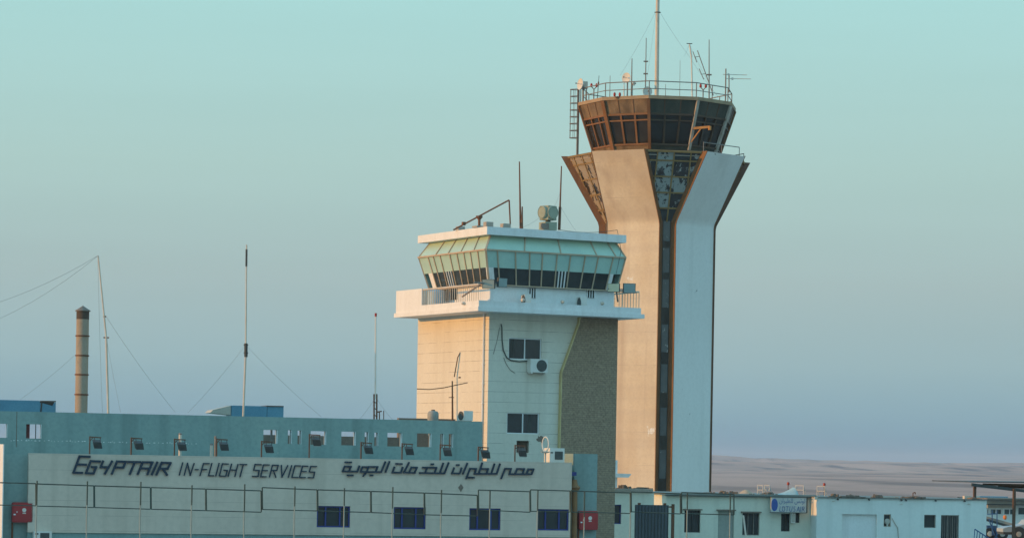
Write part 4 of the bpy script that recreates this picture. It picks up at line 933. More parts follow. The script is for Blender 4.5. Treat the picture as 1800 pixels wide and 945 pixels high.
# window AC and ring aerial on the wall top
a0, a1, z0, z1 = SW.rect(964.5, 787, 990.5, 812, .5)
t = thing('air_conditioner', SW.p((a0+a1)/2, .7, z_sw), 'white boxy air conditioner with square grille standing on the sign wall top', 'air conditioner')
m = MB(); m.box(SW, a0, a1, .35, 1.15, z_sw-.04, z1); m.build('casing', AC, t)
m = MB(); w_ = a1-a0; m.box(SW, a0+w_*.34, a0+w_*.88, .34, .352, z_sw+.12, z1-.14); m.build('grille', GRILLE, t)
m = MB(); m.box(SW, a0+w_*.05, a0+w_*.22, .34, .352, z1-.22, z1-.17); m.build('badge', DARK, t)
c = SW.p(*((lambda q: (q[0], .1, q[1]))(SW.fb(959, 780, .1)))); b = Vector((c.x, c.y, z_sw))
t = thing('ring_aerial', b, 'white ring shaped aerial on a small stand at the sign wall top', 'antenna')
m = MB(); n_ = 28; ring = [c+tv(-38)*(.19*math.cos(2*math.pi*i/n_))*.9+Vector((0, 0, .31*math.sin(2*math.pi*i/n_))) for i in range(n_+1)]
m.path(ring, .028, 8); m.build('ring', DISH, t); m = MB(); m.tube(b, (c.x, c.y, c.z-.3), .035, n=8); m.lathe((c.x, c.y, c.z-.36), [(.03, -.03), (.17, 0), (.19, .05), (.03, .06)], 12); m.build('stand', MAST, t)
# fire cabinets
def cabinet(fr, b, u0, v0, u1, v1, label):
    a0, a1, z0, z1 = fr.rect(u0, v0, u1, v1, b); w_, h_ = a1-a0, z1-z0; r = .07
    t = thing('fire_cabinet', fr.p((a0+a1)/2, b, z0), label, 'fire cabinet', 'red fire cabinets')
    P = []
    for cx, cz, s in ((a1-r, z1-r, 0), (a0+r, z1-r, 90), (a0+r, z0+r, 180), (a1-r, z0+r, 270)):
        for k in range(5): P.append(fr.p(cx+r*math.cos(R(s+22.5*k)), b-.28, cz+r*math.sin(R(s+22.5*k))))
    m = MB(); m.prism(P, fr.eb*.28); m.build('cabinet_body', RED, t)
    m = MB(); e = .04; m.box(fr, a0+e, a1-e, b-.292, b-.281, z0+e, z1-e); d = m.build('door', RED, t)
    m = MB(); m.lathe(fr.p(a0+w_*.58, b-.292, z0+h_*.62), [(w_*.10, 0), (w_*.10, .004), (w_*.05, .006)], 16, -fr.eb); m.box(fr, a0+w_*.50, a0+w_*.66, b-.297, b-.293, z0+h_*.44, z0+h_*.49); m.build('emblem', DISH, d)
    m = MB(); m.box(fr, a0+w_*.06, a0+w_*.16, b-.33, b-.293, z0+h_*.36, z0+h_*.43); m.box(fr, a0+w_*.2, a0+w_*.26, b-.31, b-.293, z0+h_*.5, z0+h_*.55); m.build('latch', WHITE_TRIM, d)
    m = MB(); m.tube(fr.p(a0+.03, b-.12, 0), fr.p(a0+.03, b-.12, z0), .04, n=8); m.build('riser_pipe', RUST, t)
cabinet(SW, .28, 20, 882, 56, 917, 'red fire cabinet on the teal wall left of the sign wall')
# lit pilaster at the far left
c = SW.p(*((lambda q: (q[0], -.6, 0))(SW.fb(4.5, 860, -.6)))); pf = Frame(c, -42)
m = MB(); m.box(pf, -1.4, 0, 0, .05, 0, SW.fb(3, 780, -.6)[1]); m.build('side_wall', WHITE, cb, smooth=False)
# teal end block and ochre pipe
a0, a1 = SW.fb(1009.5, 850, .9)[0], SW.fb(1049.5, 850, .9)[0]; zt2 = SW.fb(1030, 797, .9)[1]
m = MB(); m.box(SW, a0, a1, .9, 3.2, 0, zt2); m.build('end_block', TEAL, cb, smooth=False)
cabinet(SW, .9, 1014.5, 897, 1047.5, 930, 'red fire cabinet on the teal end block in front of the stone facing')
m = MB(); a = SW.fb(1010, 880, .45)[0]; m.tube(SW.p(a, .45, 0), SW.p(a, .45, SW.fb(1010, 858, .45)[1]), .13, .12, n=14); m.lathe(SW.p(a-.02, .45, SW.fb(1010, 856, .45)[1]), [(.2, -.12), (.26, 0), (.15, .12), (.1, .34)], 12); m.build('downpipe', YELLOW, cb)
m = MB(); a, z = SW.fb(1008, 832, .5); m.cbox(SW.p(a, .5, z), .22, .2, .16, 17); m.build('junction_box', BLUE_FR, cb)
# window AC at the lower left
a0, a1, z0, z1 = SW.rect(59, 933, 91, 965, -.3)
t = thing('air_conditioner', SW.p((a0+a1)/2, -.2, z0), 'white window air conditioner with square grille, low at the sign wall left end', 'air conditioner')
m = MB(); m.box(SW, a0, a1, -.3, .059, z0, z1); m.build('casing', AC, t); m = MB(); w_ = a1-a0; m.box(SW, a0+w_*.36, a0+w_*.86, -.312, -.298, z0+.1, z1-.06); m.build('grille', GRILLE, t)
m = MB(); m.box(SW, a0+w_*.08, a0+w_*.26, -.312, -.298, z1-.13, z1-.07); m.build('badge', DARK, t)
m = MB(); m.box(SW, a0-.03, a1+.03, -.02, .058, 0, z0-.004); m.build('bracket', STEEL, t)

# roof objects of the catering building
def up_pt(u, v, b): a, z = SW.fb(u, v, b); return SW.p(a, b, z)
bb = b_s+3.2
a0, a1 = SW.fb(-40, 715, bb)[0], SW.fb(98, 715, bb)[0]; z1 = SW.fb(60, 703.5, bb)[1]
t = thing('blue_tank_box', SW.p((a0+a1)/2, bb, zs1-1), 'long blue sheet metal box with a torn corner, at the far left of the roof', 'metal box')
m = MB(); m.box(SW, a0, SW.fb(70, 715, bb)[0], bb, bb+1.4, zs1-.3, z1-.0); m.build('body', BLUE_BOX, t, smooth=False)
m = MB(); x0, x1 = SW.fb(70, 715, bb)[0]+.01, a1
m.prism([SW.p(x0, bb, zs1-.3), SW.p(x1, bb, zs1-.3), SW.p(x1, bb, z1-.0), SW.p(x1-.12, bb, z1-.22), SW.p(x0+.05, bb, z1-.08), SW.p(x0, bb, z1-.12)], SW.eb*1.35); m.build('torn_end', BLUE_BOX, t, smooth=False)
m = MB(); m.box(SW, x0-.02, x1, bb+.25, bb+1.3, z1-.2, z1-.03); m.bar(SW.p(x0, bb-.02, zs1-.3), SW.p(x0+.08, bb-.02, z1), .05, .03, SW.eb); m.bar(SW.p(x0, bb-.02, z1-.02), SW.p(x1, bb-.02, z1-.01), .04, .04); m.build('bent_frame', SOOT, t)
m = MB()
for x in (a0+.2, (a0+a1)/2, a1-.3): m.box(SW, x, x+.08, bb+.5, bb+.58, z_sw+.04, zs1-.295)
m.build('legs', STEEL, t)
bb = b_s+2.6
a0, a1, am_ = SW.fb(393, 722, bb)[0], SW.fb(498.5, 722, bb)[0], SW.fb(469, 722, bb)[0]; z1 = SW.fb(450, 713, bb)[1]
t = thing('roof_duct', SW.p((a0+a1)/2, bb, zs1-.5), 'blue metal roof duct with a pale slanting hood, right of the leaning pole', 'roof duct')
m = MB(); m.box(SW, a0+.35, am_, bb, bb+1.2, zs1-.2, z1-.0); m.build('duct', BLUE_BOX, t, smooth=False)
m = MB(); m.box(SW, am_+.02, a1, bb+.01, bb+1.2, zs1-.2, z1-.01); m.build('duct_end', BLUE_BOX, t, smooth=False)
m = MB(); m.box(SW, am_-.02, a1, bb-.03, bb+1.2, z1-.01, z1+.03); m.build('lid', SOOT, t, smooth=False)
m = MB()
for x in (a0+.5, am_+.3): m.box(SW, x, x+.08, bb+.5, bb+.58, z_sw+.04, zs1-.195)
m.build('legs', STEEL, t)
ah = SW.fb(369, 722, bb)[0]; zlo = SW.fb(380, 725, bb)[1]
m = MB(); m.hexa([SW.p(ah, bb-.1, zlo), SW.p(a0+.32, bb, zlo-.08), SW.p(a0+.32, bb+1.2, zlo-.08), SW.p(ah, bb+1.2, zlo), SW.p(ah+.12, bb-.1, zlo+.12), SW.p(a0+.32, bb, z1-.01), SW.p(a0+.32, bb+1.2, z1-.01), SW.p(ah+.12, bb+1.2, zlo+.12)]); m.build('hood', TANK, t, smooth=False)
# chimney
bb = b_s+2.5
p = up_pt(142.5, 730, bb); p.z = z_sw; zt3 = up_pt(141, 546, bb).z; r = (SW.fb(153.5, 650, bb)[0]-SW.fb(130.5, 650, bb)[0])/2*.96
t = thing('chimney', p, 'tall round metal chimney with rusty bands and a conical cap on the left roof', 'chimney')
m = MB(); m.tube(p, (p.x, p.y, zt3-.3), r, n=32); m.build('flue', CHIMNEY, t)
m = MB(); m.tube((p.x, p.y, zt3-.36), (p.x, p.y, zt3), r*1.0+.004, r*1.0+.004, n=32); m.build('sooty_collar', SOOT, t)
m = MB(); m.lathe((p.x, p.y, zt3), [(r*1.22, -.02), (r*1.22, .015), (r*.05, .22), (.01, .23)], 32); m.build('conical_cap', CONC_DK, t)
for v in (590, 624.5, 658, 693):
    z = up_pt(142, v, bb).z; m = MB(); m.lathe((p.x, p.y, z), [(r+.01, -.03), (r+.035, -.025), (r+.035, .025), (r+.01, .03)], 32); m.build('band', RUST, t)
# left masts
MG = 'antenna masts on the catering roof'
b_m = b_s+1.6
p, q_ = up_pt(190.5, 727, b_m), up_pt(172.5, 449, b_m)
k1 = up_pt(186.8, 592, b_m)
t = thing('antenna_mast', p, 'leaning slim mast with a kink near the chimney, its top bent left', 'antenna', MG)
m = MB(); m.tube(p, k1, .05, .045, n=8); m.tube(k1, q_, .04, .03, n=8); m.build('pole', MAST, t)
m = MB(); m.cbox(up_pt(186.8, 593, b_m), .24, .06, .05); m.cbox(up_pt(184, 556, b_m), .12, .06, .06); m.build('bracket', RUST, t)
GW = 'guy wires over the catering roof'
wire(sag(q_, up_pt(-60, 548, b_m-1), .25), 'upper aerial wire running left from the top of the leaning mast', .011, group=GW)
wire(sag(q_, up_pt(-60, 583, b_m+1), .35), 'lower aerial wire running left from the top of the leaning mast', .010, group=GW)
wire(sag(up_pt(186, 555, b_m), up_pt(308, 724, b_m+1), .12), 'guy wire from the leaning mast down to the roof on its right', .009, group=GW)
wire(sag(up_pt(188, 600, b_m), up_pt(212, 724, b_m-1), .06), 'steep guy wire close beside the foot of the leaning mast', .009, group=GW)
wire(sag(up_pt(172, 455, b_m), up_pt(180, 724, b_m+2), .3), 'loose wire hanging down between the chimney and the leaning mast', .009, group=GW)
wire(sag(up_pt(130, 625, b_s+2.5), up_pt(35, 702, b_s+1), .06), 'guy wire from the chimney down to the blue metal box', .008, group=GW)
p, k1, q_ = up_pt(427.5, 733, b_m), up_pt(432, 620, b_m), up_pt(433.5, 430, b_m)
t = thing('antenna_mast', p, 'tall upright slim mast beside the blue roof duct', 'antenna', MG)
m = MB(); m.tube(p, k1, .045, n=8); m.tube(k1, q_, .038, .03, n=8); m.build('pole', MAST, t)
m = MB(); m.tube(up_pt(432.3, 627, b_m), up_pt(432.3, 603, b_m), .075, n=8); m.cbox(up_pt(432.3, 606, b_m), .2, .06, .05); m.cbox(up_pt(432.3, 620, b_m), .2, .06, .05); m.build('bracket', DARK, t)
m = MB(); m.tube(up_pt(433, 468, b_m), up_pt(433.4, 438, b_m), .045, n=8); m.build('tip_sleeve', DARK, t)
wire(sag(up_pt(431, 607, b_m), up_pt(330, 725, b_m+1), .1), 'guy wire from the upright mast down to the left', .008, group=GW)
wire(sag(up_pt(433, 607, b_m), up_pt(565, 732, b_m+1), .1), 'guy wire from the upright mast down to the right of the duct', .008, group=GW)
p, q_ = up_pt(659.5, 742, b_m), up_pt(660.5, 551, b_m)
t = thing('antenna_mast', p, 'short white rod mast on a braced base near the short tower', 'antenna', MG)
m = MB(); m.tube(up_pt(659.8, 700, b_m), q_, .042, .03, n=8); m.build('pole', DISH, t)
m = MB(); m.tube(up_pt(657.5, 742, b_m), up_pt(657.5, 692, b_m), .035, n=8); m.tube(up_pt(662.3, 742, b_m), up_pt(662.3, 692, b_m), .035, n=8)
for v in (694, 705, 716, 728): m.tube(up_pt(657.5, v, b_m), up_pt(662.3, v+4, b_m), .02, n=6)
m.tube(up_pt(662, 724, b_m), up_pt(671, 722, b_m), .03, n=6); m.tube(up_pt(667, 742, b_m), up_pt(667, 723, b_m), .025, n=6); m.tube(up_pt(674.5, 742, b_m), up_pt(674.5, 721, b_m), .02, n=6)
m.build('lattice_base', RUST, t)
m = MB(); m.tube(up_pt(660.5, 556, b_m), up_pt(660.5, 550, b_m), .05, n=8); m.build('tip', RED_LAMP, t)
wire(sag(up_pt(659, 700, b_m), up_pt(632, 736, b_m+.5), .04), 'short guy wire on the left of the braced base mast', .008, group=GW)
wire(sag(up_pt(662, 700, b_m), up_pt(690, 737, b_m+.5), .04), 'short guy wire on the right of the braced base mast', .008, group=GW)
# water tank, AC and TV aerial beside the short tower
bb = b_s+2.2
p = up_pt(761, 744, bb); p.z = up_pt(761, 741, bb).z
t = thing('water_tank', p, 'small round grey water tank on the roof against the sunlit tower wall', 'water tank')
rt = .25; zz = up_pt(761, 721.5, bb).z-p.z
TANK2 = paint('shaded_roof_tank', (.36, .35, .31), (.28, .27, .24), scale=2, mix=.7)  # tank grey darkened, a shadow on it put into the colour
m = MB(); m.lathe(p, [(rt*.9, -.6), (rt*.95, 0), (rt, zz*.3), (rt, zz*.75), (rt*.8, zz*.95), (rt*.3, zz)], 24); m.build('tank_body', TANK2, t); m = MB(); m.lathe(p, [(rt*.35, zz-.02), (rt*.35, zz+.05), (.02, zz+.06)], 14); m.build('lid', CONC_DK, t)
p = up_pt(808, 744, bb); split_ac(Vector((p.x, p.y, up_pt(808, 741, bb).z)), -52, 'beige air conditioner with fan turned left, before the sunlit tower wall', w=.62, h=.50, d=.50)
b_t = b_s+1.2
p = up_pt(795.5, 742, b_t)
t = thing('tv_aerial', p, 'rusty aerial post with a long thin crossbar in front of the sunlit tower wall', 'antenna')
m = MB(); m.tube(p, up_pt(795, 669, b_t), .045, .03, n=8); m.build('post', RUST, t)
m = MB(); m.path([up_pt(733, 683, b_t), up_pt(755, 684, b_t), up_pt(780, 681, b_t), up_pt(796, 677.5, b_t), up_pt(822, 672, b_t)], .02, 6); m.tube(up_pt(789, 698, b_t), up_pt(798, 698, b_t), .018, n=5); m.build('crossbar', RUST, t)
p = up_pt(803.5, 742, b_t+.3)
t = thing('tv_aerial', p, 'thin pale mast with a bent dark top in front of the sunlit tower wall', 'antenna')
m = MB(); m.tube(p, up_pt(803.5, 662, b_t+.3), .02, n=6); m.tube(up_pt(803.5, 662, b_t+.3), up_pt(809, 619, b_t+.3), .022, n=6); m.build('mast', MAST, t)
m = MB(); m.path([up_pt(809, 619, b_t+.3), up_pt(804.5, 628, b_t+.3), up_pt(801.5, 645, b_t+.3), up_pt(798.5, 662, b_t+.3)], .024, 6); m.cbox(up_pt(808, 663, b_t+.3), .1, .05, .06); m.build('bent_tip', RUST, t)
t = None

# ------------------------------------------------------------------ yard fence
FN = Frame(at(500, 900, 104), 6)
def fp(u, v, b=0.0): a, z = FN.fb(u, v, b); return FN.p(a, b, z)
fe = thing('pipe_fence', FN.p(0, 0, 0), 'long dark green pipe frame fence on pale posts along the yard front', 'fence')
posts = [(64.5, 844, 887), (153, 845, 887), (247, 846, 887), (337, 852, 887), (429.5, 850, 899), (518, 854, 889), (605, 857, 888), (690, 855, 893), (775.5, 860, 901), (861, 861, 893), (945, 861, 897), (1003, 860, 945), (1027, 863, 908), (1108.5, 866, 900), (1208, 866, 896), (1283.5, 868, 900)]
for u, v0, vm in posts:
    m = MB(); top, mid = fp(u, v0), fp(u, vm); ft = Vector((mid.x, mid.y, 0)); m.tube(mid, Vector((mid.x, mid.y, top.z)), .025, n=6)
    po = m.build('post', FENCE, fe)
    m = MB(); m.tube(ft, mid, .023, n=8); m.build('post_foot', PALE_PIPE, po)
panels = [(-60, 63, 846, 849, 885.5, 888), (64, 165, 849.5, 853, 888.5, 891), (166, 264.5, 853, 856, 891, 894), (265.5, 361.5, 856, 858.6, 894, 896.5), (362.5, 459, 858.6, 861.7, 896.5, 899.3), (461, 557.5, 856, 860, 894.5, 897),
          (558.5, 651.5, 860, 862.8, 897, 899.8), (652.5, 745.5, 862.8, 865.6, 899.8, 903.8), (746.5, 839, 865.6, 869.6, 903.8, 906), (841, 931.5, 860.3, 863.2, 895, 899.4), (932.5, 1002, 860, 862, 897.6, 899), (1004, 1108, 862, 865.4, 899, 901.5), (1109.5, 1196, 863.8, 866.8, 898.4, 902.3), (1198, 1290, 864.6, 868, 901.5, 904)]
for u0, u1, t0, t1, b0, b1 in panels:
    m = MB(); m.tube(fp(u0, t0, .05), fp(u1, t1, .05), .022, n=6); m.tube(fp(u0, b0, .05), fp(u1, b1, .05), .019, n=6)
    m.tube(fp(u0, t0, .05), fp(u0+.4, b0, .05), .024, n=6); m.tube(fp(u1, t1, .05), fp(u1+.2, b1, .05), .024, n=6)
    m.build('frame_panel', FENCE, fe)

# ------------------------------------------------------------------ annexe, gate and the low white office
LF = Frame(at(1300, 900, 150), 13.5)
def lp(u, v, b=0.0): a, z = LF.fb(u, v, b); return LF.p(a, b, z)
# annexe left of the tower foot
AN = Frame(at(1100, 900, 143), 15)
an = thing('annexe', AN.p(0, 0, 0), 'low pale flat roofed annexe between the stone facing and the tall tower foot', 'building')
a0, a1 = AN.fb(1050, 880)[0], AN.fb(1149.5, 880)[0]; z1 = AN.fb(1110, 863)[1]
m = MB(); wv = AN.rect(1079, 886, 1092, 920)
m.wall(AN, a0, a1, 0, z1, 0, .25, [wv]); m.box(AN, a0, a1, .251, 6, 0, z1); m.build('wall', LOTUS_A, an, smooth=False)
window(an, AN, 0, wv, [], BLUE_FR, GLASS, .1, .05)
m = MB(); m.box(AN, a0-.1, a1-.1, -.18, 6.1, z1+.002, z1+.13); m.build('roof', CONC, an, smooth=False)
a0, a1 = AN.fb(1070, 820, 3)[0], AN.fb(1085.5, 820, 3)[0]
t = thing('roof_turret', AN.p(a0, 3, z1), 'white block with a jutting ledge on the annexe roof, right of the stone facing', 'roof block')
m = MB(); m.box(AN, a0, a1, 3, 4.2, z1+.1, AN.fb(1080, 808, 3)[1]); m.build('block', WHITE, t, smooth=False)
m = MB(); zl, zh = AN.fb(1095, 838.5, 2.8)[1], AN.fb(1095, 831, 2.8)[1]; x1 = AN.fb(1110, 835, 2.8)[0]; m.hexa([AN.p(a0, 2.8, zl), AN.p(x1-.15, 2.8, zl), AN.p(x1-.15, 4.3, zl), AN.p(a0, 4.3, zl), AN.p(a0, 2.8, zh), AN.p(x1, 2.8, zh-.03), AN.p(x1, 4.3, zh-.03), AN.p(a0, 4.3, zh)]); m.build('ledge', WHITE, t, smooth=False)
def heap(name, label, cat, c, L, Wd, Hh, mat, n=46, seed=1, size=.12, group=None, spread=.5):
    rnd = random.Random(seed); m = MB()
    for k in range(n):
        x, y = rnd.gauss(0, spread)*L/2, rnd.uniform(-1, 1)*Wd/2
        x = max(-L/2, min(L/2, x)); h = Hh*(1-(2*x/L)**2)*rnd.uniform(.15, 1)
        s = size*rnd.uniform(.5, 1.6)
        m.box(Frame((c[0]+x, c[1]+y), rnd.uniform(0, 90)), -s, s*.9, -s*.5, s*.6, c[2], c[2]+max(.03, h))
    return tag(m.build(name, mat, None, smooth=False), label, cat, group)
HG = 'heaps of rubbish on the low roofs'
c = AN.p(AN.fb(1098, 858, 1)[0], 1, z1+.13); heap('rubbish_heap', 'dark heap of rubbish on the annexe roof, beside the white ledge', 'rubbish heap', c, .8, .5, .22, RUBBLE, 20, 3, .1, HG)
c = AN.p(AN.fb(1130, 860, 1)[0], 1, z1+.13); heap('rubbish_heap', 'thin scatter of dark rubbish at the right end of the annexe roof', 'rubbish heap', c, 1.2, .5, .10, RUBBLE, 16, 4, .1, HG)
# dark gate in front of the annexe
GT = Frame(at(1150, 910, 134), 15)
a0, a1 = GT.fb(1116, 915)[0], GT.fb(1175, 915)[0]; z1 = GT.fb(1145, 886.5)[1]
t = thing('sheet_gate', GT.p((a0+a1)/2, 0, 0), 'dark blue grey sheet metal gate below the tall tower foot', 'gate')
m = MB(); m.box(GT, a0, a1, 0, .05, .1, z1)
m.build('gate_sheet', paint('gate_blue_grey', (.115, .125, .135), (.075, .085, .095), scale=1.6, mix=.9, stretch=(1, 1, .3)), t, smooth=False)
m = MB()
k = a0
while k < a1: m.box(GT, k, k+.045, -.03, -.001, .12, z1-.02); k += .16
m.build('ribs', DARK, t)
m = MB(); x = GT.fb(1183, 915)[0]
m.box(GT, x-.06, x+.06, -.03, .1, 0, z1+.05); m.box(GT, a1, x-.06, 0, .06, z1-.12, z1-.05)
for u in (1124, 1169): x = GT.fb(u, 886)[0]; m.box(GT, x-.06, x+.06, -.02, .08, z1, z1+.09)
m.build('gate_post', RUST, t)
# white office block
of = thing('office_block', LF.p(0, 0, 0), 'low white flat roofed office with a blue logo sign, right of the tall tower', 'building')
a0, a1 = LF.fb(1171, 890)[0], LF.fb(1433.5, 890)[0]; z1 = LF.fb(1300, 871)[1]
hA = [LF.rect(1203, 896, 1231, 935), LF.rect(1305, 900.5, 1335, 940), LF.rect(1373, 902, 1388.5, 933), LF.rect(1395, 900.5, 1405.5, 918), LF.rect(1262, 897, 1290, 960)]
m = MB(); m.wall(LF, a0, a1, 0, z1, 0, .3, hA); m.box(LF, a0, a1, .301, 9, 0, z1); m.build('wall', LOTUS_A, of, smooth=False)
window(of, LF, 0, hA[0], [.2, .55], DARK, GLASS, .14, .04); window(of, LF, 0, hA[1], [.36, .68], STEEL, GLASS, .14, .035); window(of, LF, 0, hA[2], [.5], DARK, GLASS, .12, .04); window(of, LF, 0, hA[3], [], DARK, GLASS, .12, .04)
m = MB(); h = hA[4]; m.box(LF, h[0]+.005, h[1]-.005, .1, .16, h[2], h[3]-.005); m.build('door', paint('grey_green_door', (.36, .38, .33), (.3, .31, .28)), of, smooth=False)
for h in (hA[0], hA[1], hA[4]):
    m = MB(); m.box(LF, h[0]-.1, h[1]+.06, -.16, -.002, h[3]+.01, h[3]+.07); m.build('window_hood', CONC_DK, of, smooth=False)
m = MB(); m.box(LF, a0-.12, a1-.02, -.22, 9, z1+.003, z1+.10); m.build('roof', paint('eave_teal', (.25, .27, .24), (.17, .19, .17), scale=2), of, smooth=False)
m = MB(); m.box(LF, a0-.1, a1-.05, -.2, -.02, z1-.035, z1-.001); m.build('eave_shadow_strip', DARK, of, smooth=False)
bB = -1.0
a2, a3 = LF.fb(1435.5, 900, bB)[0], LF.fb(1734, 900, bB)[0]; zB0 = LF.fb(1440, 872.5, bB)[1]; zB1 = LF.fb(1734, 880.5, bB)[1]; zB = (zB0+zB1)/2
hB = [LF.rect(1480, 903, 1541, 960, bB), LF.rect(1553.5, 903, 1566, 925, bB), LF.rect(1624.5, 904, 1645, 927, bB), LF.rect(1654, 904.5, 1685.5, 950, bB)]
m = MB(); m.wall(LF, a2, a3, 0, zB, bB, bB+.3, hB); m.box(LF, a2, a3, bB+.301, 9, 0, zB-.002); m.build('front_wing', LOTUS_B, of, smooth=False)
m = MB(); h = hB[0]; m.box(LF, h[0], h[1], bB+.15, bB+.29, h[2], h[3]); m.build('blocked_doorway', WHITE, of, smooth=False)
window(of, LF, bB, hB[1], [], MULL, GLASS, .1, .04); window(of, LF, bB, hB[2], [], STEEL, GLASS, .12, .04); window(of, LF, bB, hB[3], [.40, .68], STEEL, GLASS, .14, .05, bars=9)
m = MB(); h = hB[1]; cx = h[0]+(h[1]-h[0])*.55; m.lathe(LF.p(cx, bB+.1, h[2]+.28), [(.16, 0), (.16, .05), (.1, .09)], 14, -LF.eb); m.box(LF, cx-.05, cx+.05, bB+.01, bB+.06, h[2], h[2]+.2); m.build('window_fan', TANK, of)
m = MB(); m.box(LF, a2-.03, a3+.04, bB-.08, 9, zB+.002, zB+.06); m.build('wing_roof', paint('wing_eave', (.24, .23, .20), (.16, .155, .14), scale=3), of, smooth=False)
m = MB()
for u, v in ((1472, 872), (1527, 873), (1584, 873), (1592, 875), (1644, 876), (1695, 878)):
    a, z = LF.fb(u, v, bB); m.tube(LF.p(a, bB-.12, zB-.06), LF.p(a, bB+.02, zB-.04), .045, n=8)
m.build('roof_spout', DARK, of)
m = MB(); a, z = LF.fb(1436, 871.5, bB); m.cbox(LF.p(a-.05, bB-.04, zB-.02), .18, .12, .15, 13); m.build('corner_bracket', MAST, of)
m = MB(); m.path([lp(1568, 910, bB-.03), lp(1575, 922, bB-.03), lp(1578, 926, bB-.03), lp(1580, 950, bB-.03)], .022, 6); m.build('cable', TANK, of)
m = MB()
for u, v in ((1465, 880), (1584, 885), (1703, 885)):
    a, z = LF.fb(u, v, bB); m.box(LF, a-.07, a+.07, bB-.05, bB-.002, z-.012, z+.012)
m.build('wall_fixture', MAST, of)
# logo sign
sb = -.45
a0, a1, z0, z1s = LF.rect(1355.5, 873.5, 1417.5, 899.5, sb)
t = thing('logo_sign', LF.p((a0+a1)/2, sb, z0), 'pale rectangular sign with a blue oval and lettering on the office front', 'sign')
m = MB(); m.box(LF, a0, a1, sb, sb+.08, z0, z1s); bd = m.build('board', SIGN_BOARD, t, smooth=False)
m = MB(); f_ = .035
m.box(LF, a0-f_, a1+f_, sb-.03, sb+.1, z0-f_, z0-.002); m.box(LF, a0-f_, a1+f_, sb-.03, sb+.1, z1s+.002, z1s+f_); m.box(LF, a1+.002, a1+f_*1.6, sb-.03, sb+.11, z0-.001, z1s+.001)
m.bar(LF.p(a0+.3, sb+.09, z1s), LF.p(a0+.3, 0, z1s+.02), .04, .04); m.bar(LF.p(a1-.3, sb+.09, z1s), LF.p(a1-.3, 0, z1s+.02), .04, .04); m.build('frame', DARK, t, smooth=False)
cS = lambda x, y: (1330+x/11.81, 860+y/11.81)
m = MB(); ca, cz = LF.fb(*cS(372, 312), sb); rx = LF.fb(*cS(440, 312), sb)[0]-ca; rz = cz-LF.fb(*cS(372, 442), sb)[1]
m.prism([LF.p(ca+rx*math.cos(2*math.pi*i/32), sb-.008, cz+rz*math.sin(2*math.pi*i/32)) for i in range(32)], LF.eb*.006); m.build('oval_logo', LOGO_BLUE, bd)
LA = [[(488, 345), (472, 442), (512, 444)], [(538, 350), (528, 395), (540, 440), (568, 445), (582, 398), (572, 352), (540, 347)], [(605, 345), (665, 346)], [(637, 346), (625, 445)],
      [(692, 346), (680, 420), (692, 444), (722, 446), (740, 347)], [(800, 352), (775, 350), (768, 385), (796, 402), (790, 445), (758, 443)],
      [(832, 448), (868, 350), (888, 448)], [(850, 415), (882, 415)], [(915, 350), (904, 448)], [(938, 448), (950, 352), (985, 354), (985, 395), (948, 398)], [(960, 398), (996, 448)]]
m = MB(); m.n = 0
for s in LA: stroke(m, s, .026, cS, .02, LF, sb)
m.build('lettering', paint('sign_letter_blue', (.10, .17, .34), (.08, .14, .3)), bd, 'blue capitals reading LOTUS AIR', smooth=False)
# Arabic line set with joined letter forms, visual order
try:
    cu = bpy.data.curves.new('arabic_line', 'FONT'); cu.body = '\uFEE5\uFE8D\uFEAE\uFEF4\uFEC4\uFEE0\uFEDF \uFEB2\uFE97\uFEEE\uFEDF'; cu.size = 1.0; cu.extrude = .0; cu.fill_mode = 'BOTH'
    to = bpy.data.objects.new('arabic_line', cu); COL.objects.link(to)
    bpy.context.view_layer.update(); dg = bpy.context.evaluated_depsgraph_get()
    me = bpy.data.meshes.new_from_object(to.evaluated_get(dg)); bpy.data.objects.remove(to)
    vs = [v.co.copy() for v in me.vertices]; x0, x1 = min(v.x for v in vs), max(v.x for v in vs); y0, y1 = min(v.y for v in vs), max(v.y for v in vs)
    A0, Z0 = LF.fb(*cS(470, 300), sb); A1, Z1 = LF.fb(*cS(1003, 178), sb)
    m = MB()
    for f in me.polygons: m.face([LF.p(A0+(A1-A0)*(vs[i].x-x0)/(x1-x0), sb-.012, Z0+(Z1-Z0)*(vs[i].y-y0)/(y1-y0)) for i in f.vertices])
    m.build('lettering', bpy.data.materials['sign_letter_blue'], bd, 'blue Arabic lettering', smooth=False)
    print('ARABIC', len(me.polygons), x1-x0, y1-y0)
except Exception as ex:
    print('ARABIC FAILED', ex)
m = MB(); a0, a1, z0, z1s = LF.rect(1388.8, 901, 1396, 918, -.1)
t = thing('air_conditioner', LF.p(a0, -.1, z0), 'small white window air conditioner directly under the logo sign', 'air conditioner')
m = MB(); m.box(LF, a0, a1, -.3, -.003, z0, z1s); m.build('casing', AC, t); m = MB(); m.box(LF, a0+.03, a1-.03, -.31, -.301, z0+.05, z1s-.08); m.build('grille', TANK, t)
